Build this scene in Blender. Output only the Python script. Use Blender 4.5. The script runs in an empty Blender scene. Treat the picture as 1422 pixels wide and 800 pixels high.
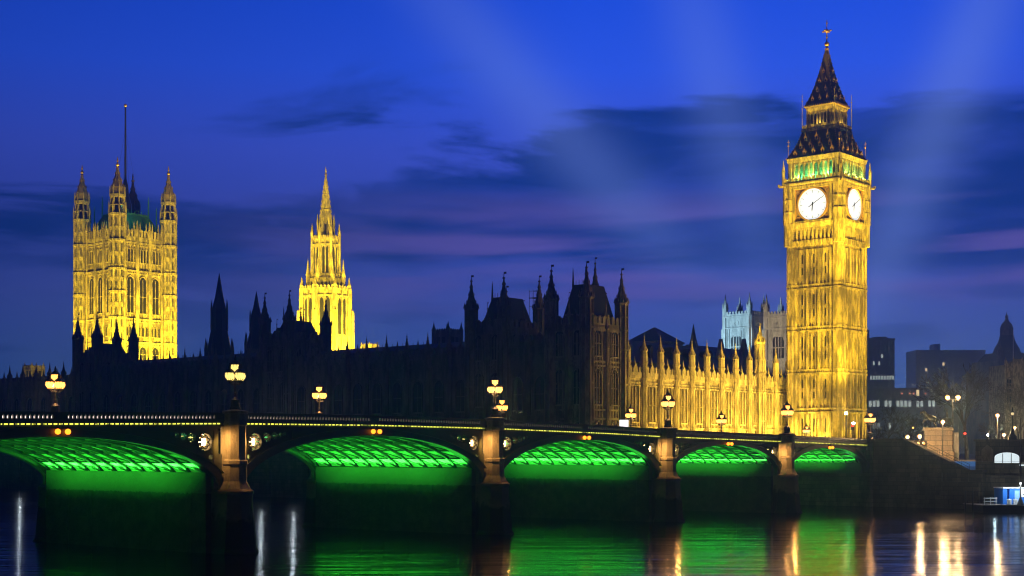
import bpy, bmesh, math, random
from mathutils import Matrix, Vector
R_ = math.radians
random.seed(7)
SC = bpy.context.scene
COL = SC.collection

# ------------------------------------------------------------------ camera, sky, exposure
EYE = 9.9
cam_d = bpy.data.cameras.new('camera')
cam = bpy.data.objects.new('camera', cam_d); COL.objects.link(cam)
cam.location = (0, 0, EYE); cam.rotation_euler = (R_(90), 0, 0)
cam_d.sensor_width = 36; cam_d.lens = 2000 / 1422 * 36
cam_d.shift_y = (625 - 400) / 1422
cam_d.clip_start = 1; cam_d.clip_end = 9000
SC.camera = cam
SC.view_settings.view_transform = 'Standard'; SC.view_settings.look = 'None'
SC.view_settings.exposure = 0; SC.view_settings.gamma = 1
SC.cycles.use_denoising = True; SC.cycles.filter_width = 1.1
SC.cycles.max_bounces = 5; SC.cycles.diffuse_bounces = 3; SC.cycles.glossy_bounces = 3
SC.cycles.sample_clamp_indirect = 4
SC.cycles.caustics_reflective = False; SC.cycles.caustics_refractive = False

class NT:
    """small node-tree helper"""
    def __init__(s, tree): s.t = tree; s.n = tree.nodes; s.l = tree.links
    def node(s, typ, **kw):
        n = s.n.new(typ)
        for k, v in kw.items(): setattr(n, k, v)
        return n
    def put(s, sock, v):
        if hasattr(v, 'links'): s.l.new(v, sock)
        else: sock.default_value = v
    def m(s, op, a, b=0.0, c=0.0, clamp=False):
        n = s.node('ShaderNodeMath', operation=op, use_clamp=clamp)
        s.put(n.inputs[0], a); s.put(n.inputs[1], b)
        if len(n.inputs) > 2: s.put(n.inputs[2], c)
        return n.outputs[0]
    def ramp(s, fac, stops, interp='LINEAR'):
        n = s.node('ShaderNodeValToRGB'); n.color_ramp.interpolation = interp
        e = n.color_ramp.elements
        while len(e) < len(stops): e.new(0.5)
        for q, (p, c) in zip(e, stops):
            q.position = p; q.color = (c[0], c[1], c[2], 1) if not isinstance(c, float) else (c, c, c, 1)
        s.put(n.inputs[0], fac); return n.outputs[0]
    def mix(s, fac, a, b, blend='MIX'):
        n = s.node('ShaderNodeMix', data_type='RGBA', blend_type=blend)
        s.put(n.inputs[0], fac); s.put(n.inputs[6], a); s.put(n.inputs[7], b); return n.outputs[2]
    def noise(s, vec, scale, detail=4, rough=.55, dist=0):
        n = s.node('ShaderNodeTexNoise'); n.inputs['Scale'].default_value = scale
        n.inputs['Detail'].default_value = detail; n.inputs['Roughness'].default_value = rough
        n.inputs['Distortion'].default_value = dist
        if vec is not None: s.l.new(vec, n.inputs['Vector'])
        return n.outputs['Fac']
    def smooth(s, v, a, b):
        n = s.node('ShaderNodeMapRange', interpolation_type='SMOOTHSTEP')
        s.put(n.inputs[0], v); n.inputs[1].default_value = a; n.inputs[2].default_value = b
        return n.outputs[0]

def srgb(r, g, b):
    f = lambda c: (c / 255 / 12.92) if c / 255 <= .04045 else ((c / 255 + .055) / 1.055) ** 2.4
    return (f(r), f(g), f(b), 1)

def make_world():
    w = bpy.data.worlds.new('World'); SC.world = w; w.use_nodes = True
    t = NT(w.node_tree); t.n.clear()
    out = t.node('ShaderNodeOutputWorld'); bg = t.node('ShaderNodeBackground')
    sky = t.node('ShaderNodeTexSky', sky_type='NISHITA', sun_disc=False)
    sky.sun_elevation = R_(-2.5); sky.sun_rotation = R_(12); sky.air_density = 1.0; sky.ozone_density = 3.0
    tc = t.node('ShaderNodeTexCoord'); sep = t.node('ShaderNodeSeparateXYZ')
    t.l.new(tc.outputs['Generated'], sep.inputs[0])
    x, y, z = sep.outputs
    az = t.m('ARCTAN2', x, y); el = t.m('ARCSINE', z)
    # dusk gradient by elevation (after sunset, the west still glows blue)
    e = t.m('MULTIPLY', el, 1 / 0.45, clamp=True)
    base = t.ramp(e, [(0.0, srgb(66, 112, 168)), (.11, srgb(56, 92, 164)), (.24, srgb(70, 86, 178)), (.34, srgb(62, 78, 186)),
                      (.45, srgb(62, 86, 214)), (.57, srgb(42, 88, 236)), (.70, srgb(24, 78, 226)), (1.0, srgb(0, 40, 150))])
    # cloud banks, long and flat
    cv = t.node('ShaderNodeCombineXYZ')
    t.put(cv.inputs[0], t.m('MULTIPLY', az, 3.2)); t.put(cv.inputs[1], t.m('MULTIPLY', el, 15.0)); cv.inputs[2].default_value = 3.3
    n1 = t.noise(cv.outputs[0], 1.25, 8, .58, .5)
    # the big bank: its upper edge climbs to the right
    top = t.ramp(t.m('ADD', t.m('MULTIPLY', az, 1.25), .5, clamp=True), [(.07, .425), (.21, .44), (.30, .475), (.36, .50), (.44, .535), (.50, .53), (.58, .60), (.80, .61), (.95, .60)])
    n3 = t.noise(cv.outputs[0], 2.2, 8, .58, .5)
    wob = t.m('MULTIPLY', t.m('SUBTRACT', n1, .5), .16)
    up = t.smooth(t.m('ADD', t.m('SUBTRACT', t.m('MULTIPLY', top, .4), el), wob), -.004, .016)
    lowe = t.smooth(t.m('ADD', el, t.m('MULTIPLY', t.m('SUBTRACT', n3, .5), .09)), .100, .150)
    dark = t.m('MULTIPLY', t.m('MULTIPLY', up, lowe), t.m('ADD', .66, t.m('MULTIPLY', t.smooth(n3, .36, .58), .32)))
    base = t.mix(dark, base, srgb(0, 44, 124))
    wisp = t.m('MULTIPLY', t.smooth(n1, .58, .72), t.m('MULTIPLY', t.smooth(el, .19, .23), t.m('SUBTRACT', 1.0, t.smooth(el, .24, .28))))
    base = t.mix(t.m('MULTIPLY', wisp, .5), base, srgb(20, 58, 150))
    low = t.m('MULTIPLY', t.smooth(t.noise(cv.outputs[0], 2.4, 5, .5, .3), .48, .66), t.m('SUBTRACT', 1.0, t.smooth(el, .09, .16)))
    base = t.mix(t.m('MULTIPLY', low, .42), base, srgb(16, 54, 124))
    # mauve lit cloud streaks
    cv2 = t.node('ShaderNodeCombineXYZ')
    t.put(cv2.inputs[0], t.m('MULTIPLY', az, 3.0)); t.put(cv2.inputs[1], t.m('MULTIPLY', el, 34.0)); cv2.inputs[2].default_value = 8.1
    n2 = t.noise(cv2.outputs[0], 1.0, 4, .5, .4)
    mb = t.m('MULTIPLY', t.smooth(el, .085, .12), t.m('SUBTRACT', 1.0, t.smooth(el, .15, .185)))
    mau = t.m('MULTIPLY', t.m('MULTIPLY', t.smooth(n2, .40, .60), mb), t.smooth(az, -.28, .0))
    base = t.mix(t.m('MULTIPLY', mau, .85), base, srgb(102, 88, 172))
    # soft pale light beams painted into the sky colour, fanning up
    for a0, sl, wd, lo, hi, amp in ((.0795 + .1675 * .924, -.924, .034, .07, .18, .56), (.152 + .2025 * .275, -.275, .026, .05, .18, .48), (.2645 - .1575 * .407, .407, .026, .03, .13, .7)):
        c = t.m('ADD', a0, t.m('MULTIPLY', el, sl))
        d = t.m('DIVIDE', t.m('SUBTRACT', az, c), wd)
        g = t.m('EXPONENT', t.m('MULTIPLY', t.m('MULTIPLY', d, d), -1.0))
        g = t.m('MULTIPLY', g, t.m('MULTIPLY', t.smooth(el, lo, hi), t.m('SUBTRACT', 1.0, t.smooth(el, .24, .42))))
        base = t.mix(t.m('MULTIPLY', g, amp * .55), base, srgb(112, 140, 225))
    # brighter to the right of the view, dim away from the afterglow and overhead
    azf = t.ramp(t.m('ADD', t.m('MULTIPLY', az, 1.0), .5, clamp=True), [(.0, .45), (.18, .62), (.40, .80), (.55, 1.0), (.8, 1.0), (1.0, .7)])
    base = t.mix(1.0, base, azf, 'MULTIPLY')
    back = t.m('ADD', .025, t.m('MULTIPLY', t.smooth(y, -.1, .75), .975))
    base = t.mix(1.0, base, back, 'MULTIPLY')
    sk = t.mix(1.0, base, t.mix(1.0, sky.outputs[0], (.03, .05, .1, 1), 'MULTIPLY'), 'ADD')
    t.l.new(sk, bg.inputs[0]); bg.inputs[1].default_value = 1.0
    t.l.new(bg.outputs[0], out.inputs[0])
make_world()

# ------------------------------------------------------------------ frames
TH = R_(40.0); B2 = Vector((math.sin(TH), math.cos(TH))); R2 = Vector((-math.cos(TH), math.sin(TH)))
PC = Vector((14.1, 259.0))                         # corner of the palace, river side and bridge side
def PL(xl, yl): return PC + B2 * xl + R2 * yl      # palace axes to the plan
ROT_PAL = R_(50.0)                                 # x away from the river, y upstream
ROT_RIV = R_(-40.0)                                # x along the river front seen from the water, y inland
BTH = R_(38.4); BD = Vector((math.sin(BTH), math.cos(BTH))); BN = Vector((-math.cos(BTH), math.sin(BTH)))
BP = Vector((-27.2, 139.0)); ROT_BR = R_(51.6)
def BL(s, t): return BP + BD * s + BN * t
def at(px, y): return ((px - 711) / 2000 * y, y)   # a bearing and a distance
def hz(py, y): return EYE + (625 - py) * y / 2000  # a height at that distance

# ------------------------------------------------------------------ materials
MATS = {}
def mat(name):
    m = bpy.data.materials.new(name); m.use_nodes = True; t = NT(m.node_tree)
    p = t.n['Principled BSDF']; MATS[name] = m
    return m, t, p
def stone(name, col, soot=.5, rough=.85, scale=.5, block=0):
    m, t, p = mat(name)
    tc = t.node('ShaderNodeTexCoord').outputs['Object']
    mp = t.node('ShaderNodeMapping'); mp.inputs['Scale'].default_value = (1.7, 1.7, .5); t.l.new(tc, mp.inputs[0])
    n = t.noise(mp.outputs[0], scale, 6, .65)
    n2 = t.noise(tc, scale * 6, 4, .6)
    c = t.mix(t.smooth(n, .42, .58), (col[0] * (1 - soot), col[1] * (1 - soot), col[2] * (1 - soot), 1), (*col, 1))
    c = t.mix(t.m('MULTIPLY', t.smooth(n2, .45, .7), .35), c, (col[0] * .45, col[1] * .43, col[2] * .4, 1))
    h = n2
    if block:                                            # coursed masonry
        sx = t.node('ShaderNodeSeparateXYZ'); t.l.new(tc, sx.inputs[0]); cb = t.node('ShaderNodeCombineXYZ')
        t.put(cb.inputs[0], t.m('ADD', sx.outputs[0], sx.outputs[1])); t.put(cb.inputs[1], sx.outputs[2])
        br = t.node('ShaderNodeTexBrick'); t.l.new(cb.outputs[0], br.inputs['Vector']); br.inputs['Scale'].default_value = 1.0
        br.inputs['Brick Width'].default_value = block * 2.2; br.inputs['Row Height'].default_value = block; br.inputs['Mortar Size'].default_value = .035
        br.inputs['Color1'].default_value = (1.35, 1.3, 1.2, 1); br.inputs['Color2'].default_value = (.75, .76, .78, 1); br.inputs['Mortar'].default_value = (.35, .35, .33, 1)
        c = t.mix(1.0, c, br.outputs['Color'], 'MULTIPLY'); h = t.m('SUBTRACT', n2, t.m('MULTIPLY', br.outputs['Fac'], 1.2))
    t.l.new(c, p.inputs['Base Color']); p.inputs['Roughness'].default_value = rough
    b = t.node('ShaderNodeBump'); b.inputs['Strength'].default_value = .5; b.inputs['Distance'].default_value = .12
    t.l.new(h, b.inputs['Height']); t.l.new(b.outputs[0], p.inputs['Normal'])
    return m
def plain(name, col, rough=.6, metal=0, var=.25, scale=2.0, spec=.5):
    m, t, p = mat(name)
    n = t.noise(t.node('ShaderNodeTexCoord').outputs['Object'], scale, 4, .6)
    c = t.mix(n, (col[0] * (1 - var), col[1] * (1 - var), col[2] * (1 - var), 1), (min(1, col[0] * (1 + var)), min(1, col[1] * (1 + var)), min(1, col[2] * (1 + var)), 1))
    t.l.new(c, p.inputs['Base Color']); p.inputs['Roughness'].default_value = rough; p.inputs['Metallic'].default_value = metal
    p.inputs['Specular IOR Level'].default_value = spec
    return m
def glow(name, col, st, sample=True):
    m, t, p = mat(name)
    p.inputs['Base Color'].default_value = (.1, .1, .1, 1)
    p.inputs['Emission Color'].default_value = (*col, 1); p.inputs['Emission Strength'].default_value = st
    if not sample: m.cycles.emission_sampling = 'NONE'
    return m

M_STONE = stone('limestone', (.50, .42, .27), .62, scale=.5)
M_STONE_F = stone('limestone_fine', (.52, .44, .28), .6, scale=.9)
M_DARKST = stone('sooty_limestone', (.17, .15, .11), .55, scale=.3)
M_ABBEY = stone('portland_stone', (.42, .42, .40), .35, scale=.4)
M_GRANITE = stone('granite', (.34, .31, .23), .3, scale=.9)
M_PED = stone('pedestal_granite', (.36, .30, .23), .25, scale=.6, block=.9)
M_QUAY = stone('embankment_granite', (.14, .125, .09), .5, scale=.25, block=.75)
M_WINDOW = plain('leaded_glass', (.025, .025, .02), .25, var=.4)
M_DARK = plain('dark_recess', (.015, .014, .012), .9)
M_IRON = plain('black_iron', (.02, .02, .02), .45, var=.3)
M_ROOFIRON = plain('cast_iron_roof', (.27, .21, .09), .75, var=.45, scale=1.5, spec=.15)
M_SLATE = plain('slate', (.03, .032, .036), .6, var=.3)
M_COPPER = plain('green_roof', (.05, .22, .16), .6, var=.35, scale=.6)
M_GOLD = plain('gilding', (.75, .48, .10), .35, metal=.6, var=.15)
M_DIALFRAME = plain('dial_surround', (.26, .18, .06), .5, var=.4, scale=2.5)
M_BRIDGE = plain('bridge_iron', (.075, .085, .05), .5, var=.3, scale=1.2)
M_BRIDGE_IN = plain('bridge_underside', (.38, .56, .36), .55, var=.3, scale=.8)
M_RIB = plain('rib_iron', (.016, .03, .018), .6, var=.3, scale=.8)
M_ASPH = plain('asphalt', (.05, .05, .05), .85)
M_PAVE = plain('paving', (.22, .21, .19), .85)
M_BARK = plain('bark', (.045, .035, .022), .9)
M_TWIG = plain('twigs', (.20, .155, .09), .9)
M_BRONZE = plain('bronze', (.035, .04, .028), .45, metal=.3)
M_CONC = plain('concrete_cladding', (.42, .45, .50), .7, var=.15, scale=.3)
M_BLUE = plain('blue_paint', (.02, .16, .60), .4, var=.1)
M_WHITE = plain('white_paint', (.75, .76, .76), .5, var=.08)
M_BLACKT = plain('black_lettering', (.02, .02, .03), .6)
M_SHRUB = plain('dark_leaf', (.03, .045, .02), .9)
M_LAMP = glow('lamp_glass', (1.0, .42, .09), 3.8)
M_LAMPHOT = glow('sodium_lamp_glass', (1.0, .36, .06), 4.6)
M_LAMPDIM = glow('dim_lamp_glass', (1.0, .72, .18), 1.6)
M_DIAL = glow('opal_dial', (.98, 1.0, .97), 1.25)
M_PARLED = glow('parapet_lights', (1.0, .78, .70), 1.9, False)
def dotted_strip():
    m, t, p = mat('cornice_lights'); m.cycles.emission_sampling = 'NONE'
    sep = t.node('ShaderNodeSeparateXYZ'); t.l.new(t.node('ShaderNodeTexCoord').outputs['Object'], sep.inputs[0])
    x = sep.outputs[0]; f = t.m('FRACT', t.m('MULTIPLY', x, 1.9))
    on = t.m('MULTIPLY', t.m('GREATER_THAN', f, .30), t.m('ADD', .25, t.m('MULTIPLY', t.smooth(t.noise(t.node('ShaderNodeTexCoord').outputs['Object'], 1.7, 2), .36, .5), 1.3)))
    p.inputs['Base Color'].default_value = (.05, .05, .03, 1); p.inputs['Emission Color'].default_value = (.85, .86, .10, 1)
    t.l.new(on, p.inputs['Emission Strength']); return m
M_YELLED = dotted_strip()
M_NAV = glow('navigation_lamp', (1.0, .22, .012), 4)
M_SPAND = glow('spandrel_bulb', (1.0, .56, .22), 14)
M_WINLIT = glow('lit_window', (.80, .95, 1.0), 1.0, False)
M_OFFICE = glow('office_light', (.80, .92, .85), .42, False)
M_WINWARM = glow('warm_lit_window', (1.0, .72, .35), .9, False)
M_WINRED = glow('red_lit_window', (1.0, .30, .18), .9, False)
M_SIGN = glow('lit_sign', (1.0, .95, .95), 1.6)
M_COOL = glow('cool_lamp', (.75, .9, 1.0), 80)
M_REDL = glow('red_signal', (1.0, .04, .02), 5, False)
M_FLOOD = glow('flood_glass', (1.0, .78, .25), 40)

def pier_wall_material():
    m, t, p = mat('pier_wall')
    tc = t.node('ShaderNodeTexCoord').outputs['Object']
    sep = t.node('ShaderNodeSeparateXYZ'); t.l.new(tc, sep.inputs[0])
    n = t.noise(tc, .8, 5, .65); n2 = t.noise(tc, 2.2, 3, .6)
    wz = t.m('ADD', sep.outputs[2], t.m('MULTIPLY', n2, .5))
    clean = t.smooth(wz, 5.92, 6.02)
    weed = t.mix(t.smooth(n, .35, .7), (.022, .027, .018, 1), (.055, .06, .04, 1))
    top = t.mix(n, (.085, .10, .075, 1), (.12, .135, .10, 1))
    t.l.new(t.mix(clean, weed, top), p.inputs['Base Color']); p.inputs['Roughness'].default_value = .8
    b = t.node('ShaderNodeBump'); b.inputs['Strength'].default_value = .6; b.inputs['Distance'].default_value = .2
    t.l.new(n2, b.inputs['Height']); t.l.new(b.outputs[0], p.inputs['Normal'])
    return m
M_PIER = pier_wall_material()
def cutwater_material():
    m, t, p = mat('cutwater_granite')
    tc = t.node('ShaderNodeTexCoord').outputs['Object']
    sep = t.node('ShaderNodeSeparateXYZ'); t.l.new(tc, sep.inputs[0])
    n = t.noise(tc, .55, 4, .6); n2 = t.noise(tc, 3, 4, .6)
    wz = t.m('ADD', sep.outputs[2], t.m('MULTIPLY', t.m('SUBTRACT', n, .5), 5.0))
    c = t.mix(t.smooth(wz, 3.2, 4.2), (.016, .017, .012, 1), (.22, .18, .12, 1))
    c = t.mix(t.m('MULTIPLY', n2, .5), c, (.05, .045, .03, 1))
    t.l.new(c, p.inputs['Base Color']); p.inputs['Roughness'].default_value = .8
    return m
M_CUT = cutwater_material()
def water_material():
    m, t, p = mat('river_water')
    tc = t.node('ShaderNodeTexCoord').outputs['Object']
    mp = t.node('ShaderNodeMapping'); mp.inputs['Rotation'].default_value = (0, 0, R_(8)); mp.inputs['Scale'].default_value = (.05, .30, 1)
    t.l.new(tc, mp.inputs[0])
    n = t.noise(mp.outputs[0], 1.0, 3, .5, .3)
    mp2 = t.node('ShaderNodeMapping'); mp2.inputs['Scale'].default_value = (.012, .07, 1); t.l.new(tc, mp2.inputs[0])
    big = t.noise(mp2.outputs[0], 1.0, 3, .5, .5)
    p.inputs['Base Color'].default_value = (.004, .008, .012, 1); p.inputs['IOR'].default_value = 1.33
    t.l.new(t.ramp(big, [(.35, .10), (.65, .16)]), p.inputs['Roughness'])
    b = t.node('ShaderNodeBump'); b.inputs['Strength'].default_value = .7; b.inputs['Distance'].default_value = .2
    mp3 = t.node('ShaderNodeMapping'); mp3.inputs['Rotation'].default_value = (0, 0, R_(-5)); mp3.inputs['Scale'].default_value = (.14, 1.1, 1); t.l.new(tc, mp3.inputs[0])
    t.l.new(t.m('ADD', n, t.m('MULTIPLY', t.noise(mp3.outputs[0], 1.0, 2, .5, .2), .3)), b.inputs['Height']); t.l.new(b.outputs[0], p.inputs['Normal'])
    return m
M_WATER = water_material()
def ground_material():
    m, t, p = mat('ground_cover')
    n = t.noise(t.node('ShaderNodeTexCoord').outputs['Object'], .08, 5, .6)
    t.l.new(t.mix(n, (.03, .04, .02, 1), (.09, .085, .07, 1)), p.inputs['Base Color']); p.inputs['Roughness'].default_value = .9
    return m
M_GROUND = ground_material()

# ------------------------------------------------------------------ mesh builder
class MB:
    def __init__(s): s.v = []; s.f = []; s.mi = []; s.M = Matrix.Identity(4); s.k = 0
    def add(s, vs, fs):
        o = len(s.v)
        s.v += [tuple(s.M @ Vector(p)) for p in vs]
        s.f += [tuple(o + i for i in f) for f in fs]; s.mi += [s.k] * len(fs)
        return s
    def box(s, x0, x1, y0, y1, z0, z1):
        return s.add([(x0, y0, z0), (x1, y0, z0), (x1, y1, z0), (x0, y1, z0), (x0, y0, z1), (x1, y0, z1), (x1, y1, z1), (x0, y1, z1)],
                     [(0, 3, 2, 1), (4, 5, 6, 7), (0, 1, 5, 4), (1, 2, 6, 5), (2, 3, 7, 6), (3, 0, 4, 7)])
    def frus(s, cx, cy, r0, r1, z0, z1, n=8, rot=None, sy=1.0):
        if rot is None: rot = math.pi / n
        a = [(math.cos(rot + 2 * math.pi * i / n), math.sin(rot + 2 * math.pi * i / n)) for i in range(n)]
        vs = [(cx + r0 * c, cy + r0 * d * sy, z0) for c, d in a] + [(cx + r1 * c, cy + r1 * d * sy, z1) for c, d in a]
        return s.add(vs, [tuple(range(n - 1, -1, -1)), tuple(range(n, 2 * n))] + [(i, (i + 1) % n, n + (i + 1) % n, n + i) for i in range(n)])
    def sq(s, cx, cy, h0, h1, z0, z1): return s.frus(cx, cy, h0 * 1.41421, h1 * 1.41421, z0, z1, 4)
    def stack(s, cx, cy, prof, n=8, rot=None, sy=1.0):
        for (r0, z0), (r1, z1) in zip(prof, prof[1:]): s.frus(cx, cy, max(r0, .01), max(r1, .01), z0, z1, n, rot, sy)
        return s
    def lathe(s, cx, cy, prof, n=10, rot=0, sy=1.0):
        a = [(math.cos(rot + 2 * math.pi * i / n), math.sin(rot + 2 * math.pi * i / n)) for i in range(n)]
        vs = []; fs = []
        for r, z in prof: vs += [(cx + r * c, cy + r * d * sy, z) for c, d in a]
        for j in range(len(prof) - 1):
            for i in range(n): fs.append((j * n + i, j * n + (i + 1) % n, (j + 1) * n + (i + 1) % n, (j + 1) * n + i))
        fs.append(tuple(range(n - 1, -1, -1))); fs.append(tuple(range((len(prof) - 1) * n, len(prof) * n)))
        return s.add(vs, fs)
    def ball(s, c, r, n=8, m=6, sz=1.0):
        return s.lathe(c[0], c[1], [(max(.001, r * math.sin(math.pi * j / m)), c[2] - r * sz * math.cos(math.pi * j / m)) for j in range(m + 1)], n)
    def tube(s, p, q, r0, r1=None, n=6):
        r1 = r0 if r1 is None else r1
        p = Vector(p); q = Vector(q); d = (q - p).normalized()
        u = d.cross(Vector((0, 0, 1)) if abs(d.z) < .95 else Vector((1, 0, 0))).normalized(); w = d.cross(u)
        vs = []
        for c, r in ((p, r0), (q, r1)):
            for i in range(n):
                a = 2 * math.pi * i / n; vs.append(tuple(c + u * (r * math.cos(a)) + w * (r * math.sin(a))))
        return s.add(vs, [tuple(range(n - 1, -1, -1)), tuple(range(n, 2 * n))] + [(i, (i + 1) % n, n + (i + 1) % n, n + i) for i in range(n)])
    def prism(s, poly, y0, y1):
        """polygon in x,z pushed along y"""
        n = len(poly)
        return s.add([(x, y0, z) for x, z in poly] + [(x, y1, z) for x, z in poly],
                     [tuple(range(n)), tuple(range(2 * n - 1, n - 1, -1))] + [(i, n + i, n + (i + 1) % n, (i + 1) % n) for i in range(n)])
    def ring(s, cx, cz, r0, r1, y0, y1, n=24):
        for i in range(n):
            a, b = 2 * math.pi * i / n, 2 * math.pi * (i + 1) / n
            s.prism([(cx + r0 * math.cos(a), cz + r0 * math.sin(a)), (cx + r1 * math.cos(a), cz + r1 * math.sin(a)),
                     (cx + r1 * math.cos(b), cz + r1 * math.sin(b)), (cx + r0 * math.cos(b), cz + r0 * math.sin(b))], y0, y1)
        return s
    def sweep(s, xs, y0, y1, f0, f1):
        """solid strip along x between heights f0(x) and f1(x)"""
        vs = []
        for x in xs:
            a, b = f0(x), f1(x); vs += [(x, y0, a), (x, y1, a), (x, y1, b), (x, y0, b)]
        fs = [(0, 1, 2, 3), tuple(4 * (len(xs) - 1) + i for i in (3, 2, 1, 0))]
        for i in range(len(xs) - 1):
            o = 4 * i
            for j in range(4): fs.append((o + j, o + 4 + j, o + 4 + (j + 1) % 4, o + (j + 1) % 4))
        return s.add(vs, fs)
    def arch(s, x0, x1, z0, z1, y0, y1, top):
        """stone filling above a pointed opening x0..x1 whose arch springs at z0 and peaks at z1, up to top"""
        xm = (x0 + x1) / 2; w = (x1 - x0) / 2
        pts = [(x0 + w * (1 - math.cos(a)) , z0 + (z1 - z0) * math.sin(a)) for a in (0, .5, 1.0, 1.3, math.pi / 2)]
        s.prism(pts + [(xm, top), (x0, top)], y0, y1)
        s.prism([(x1 + x0 - x, z) for x, z in pts][::-1] + [(x1, top), (xm, top)], y0, y1)
        return s
    def build(s, name, mats, parent=None, smooth=False):
        me = bpy.data.meshes.new(name); me.from_pydata(s.v, [], s.f)
        for q in (mats if isinstance(mats, (list, tuple)) else [mats]): me.materials.append(q)
        if any(s.mi): me.polygons.foreach_set('material_index', s.mi)
        if smooth: me.polygons.foreach_set('use_smooth', [True] * len(s.f))
        me.update()
        o = bpy.data.objects.new(name, me); COL.objects.link(o)
        if parent: o.parent = parent
        return o

def tag(o, label, cat, group=None, kind=None):
    if label: o['label'] = label
    if cat: o['category'] = cat
    if group: o['group'] = group
    if kind: o['kind'] = kind
    return o
def thing(name, loc, rz, label, cat, group=None):
    o = bpy.data.objects.new(name, None); COL.objects.link(o)
    o.location = loc if len(loc) == 3 else (loc[0], loc[1], 0); o.rotation_euler = (0, 0, rz); o.empty_display_size = .5
    return tag(o, label, cat, group)
def setting(name, mb, m): return tag(mb.build(name, m), None, None, None, 'structure')
def copy_tree(o, parent=None):
    c = o.copy(); COL.objects.link(c); c.parent = parent
    for ch in list(o.children): copy_tree(ch, c)
    return c
def part_copy(o, loc, rz=None):
    c = o.copy(); COL.objects.link(c); c.location = loc
    if rz is not None: c.rotation_euler = (0, 0, rz)
    for ch in list(o.children):
        d = ch.copy(); COL.objects.link(d); d.parent = c
    return c
def lamp(kind, name, loc, power, col, parent=None, target=None, **kw):
    d = bpy.data.lights.new(name, kind); d.energy = power; d.color = col
    for k, v in kw.items(): setattr(d, k, v)
    o = bpy.data.objects.new(name, d); COL.objects.link(o); o.location = loc
    if target is not None:
        o.rotation_euler = (Vector(target) - Vector(loc)).to_track_quat('-Z', 'Y').to_euler()
    if parent: o.parent = parent
    return o

# ------------------------------------------------------------------ ground, river, quays
water = MB(); water.add([(-716, -110, 0), (716, -110, 0), (716, 901, 0), (-716, 901, 0)], [(0, 1, 2, 3)])
setting('river_water', water, M_WATER)
bed = MB(); bed.add([(-716, -110, -3), (716, -110, -3), (716, 901, -3), (-716, 901, -3)], [(0, 1, 2, 3)])
setting('river_bed', bed, M_GROUND)
EX = 24.4; EY = -41.8
shore = [Vector((-715, (PL(-9, 0) + R2 * ((-715 - PL(-9, 0).x) / R2.x)).y)), PL(-9, -9), PL(24, -9), BL(143.4, 29), BL(143.4, -40), BL(143.4, -400)]; shore[-1] = Vector((shore[-1].x, max(-60, shore[-1].y)))
far = [(715, -60), (715, 900), (-715, 900)]
GZ = 8.0
g = MB(); pts = shore + [Vector(q_) for q_ in far]
g.add([(p.x, p.y, GZ) for p in pts], [tuple(range(len(pts)))])
setting('ground', g, M_GROUND)
def wall_along(a, b, thick, z0, z1, off=0):
    """a wall from plan point a to b; returns a builder in its own axes plus placement"""
    d = (b - a); L = d.length; return L, math.atan2(d.y, d.x)
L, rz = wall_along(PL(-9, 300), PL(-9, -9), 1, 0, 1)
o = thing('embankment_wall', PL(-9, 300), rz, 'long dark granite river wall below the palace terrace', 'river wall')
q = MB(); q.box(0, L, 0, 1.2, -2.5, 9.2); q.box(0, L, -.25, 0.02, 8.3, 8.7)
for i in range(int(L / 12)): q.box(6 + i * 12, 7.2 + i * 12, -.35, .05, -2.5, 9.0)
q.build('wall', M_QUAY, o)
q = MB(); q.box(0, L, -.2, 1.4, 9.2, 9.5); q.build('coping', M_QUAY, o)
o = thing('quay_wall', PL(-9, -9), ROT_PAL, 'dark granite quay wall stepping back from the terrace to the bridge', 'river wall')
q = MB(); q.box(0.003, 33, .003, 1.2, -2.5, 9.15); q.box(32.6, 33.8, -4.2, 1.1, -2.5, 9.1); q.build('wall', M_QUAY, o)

# ------------------------------------------------------------------ gothic vocabulary
def turret_mb(r, z0, z1, ztip, bands=(), mb=None, cx=0, cy=0, ribs=True, vane=True):
    m = mb or MB(); f = m.frus
    f(cx, cy, r * .94, r * .94, z0, z1)
    if ribs:
        for i in range(8):
            a = math.pi / 8 + i * math.pi / 4; m.frus(cx + r * math.cos(a), cy + r * math.sin(a), r * .14, r * .14, z0, z1 + .15 * r, 4)
    for z in bands: f(cx, cy, r * 1.13, r * 1.13, z - .18, z + .18)
    f(cx, cy, r * 1.0, r * 1.22, z1 - .35 * r, z1); f(cx, cy, r * 1.22, r * 1.15, z1, z1 + .2 * r)
    for i in range(8):                                   # ring of small gables
        a = i * math.pi / 4; m.frus(cx + r * 1.02 * math.cos(a), cy + r * 1.02 * math.sin(a), r * .28, .01, z1 + .15 * r, z1 + 1.1 * r, 4)
    h = ztip - z1
    prof = [(r * .98, z1 + .2 * r), (r * .72, z1 + .22 * h), (r * .42, z1 + .42 * h), (r * .20, z1 + .64 * h), (r * .08, z1 + .82 * h), (.03, ztip)]
    m.stack(cx, cy, prof)
    for (rr, zz) in prof[1:4]:                           # crockets
        for i in range(0, 8, 2):
            a = math.pi / 8 + i * math.pi / 4; m.frus(cx + rr * 1.05 * math.cos(a), cy + rr * 1.05 * math.sin(a), r * .13, .01, zz - .1, zz + .4 * r, 4)
    f(cx, cy, r * .22, r * .22, z1 + .80 * h, z1 + .84 * h, 6)
    if vane: m.box(cx - .02, cx + .5 * r, cy - .03, cy + .03, ztip - .35 * r, ztip - .05 * r)
    return m
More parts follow.
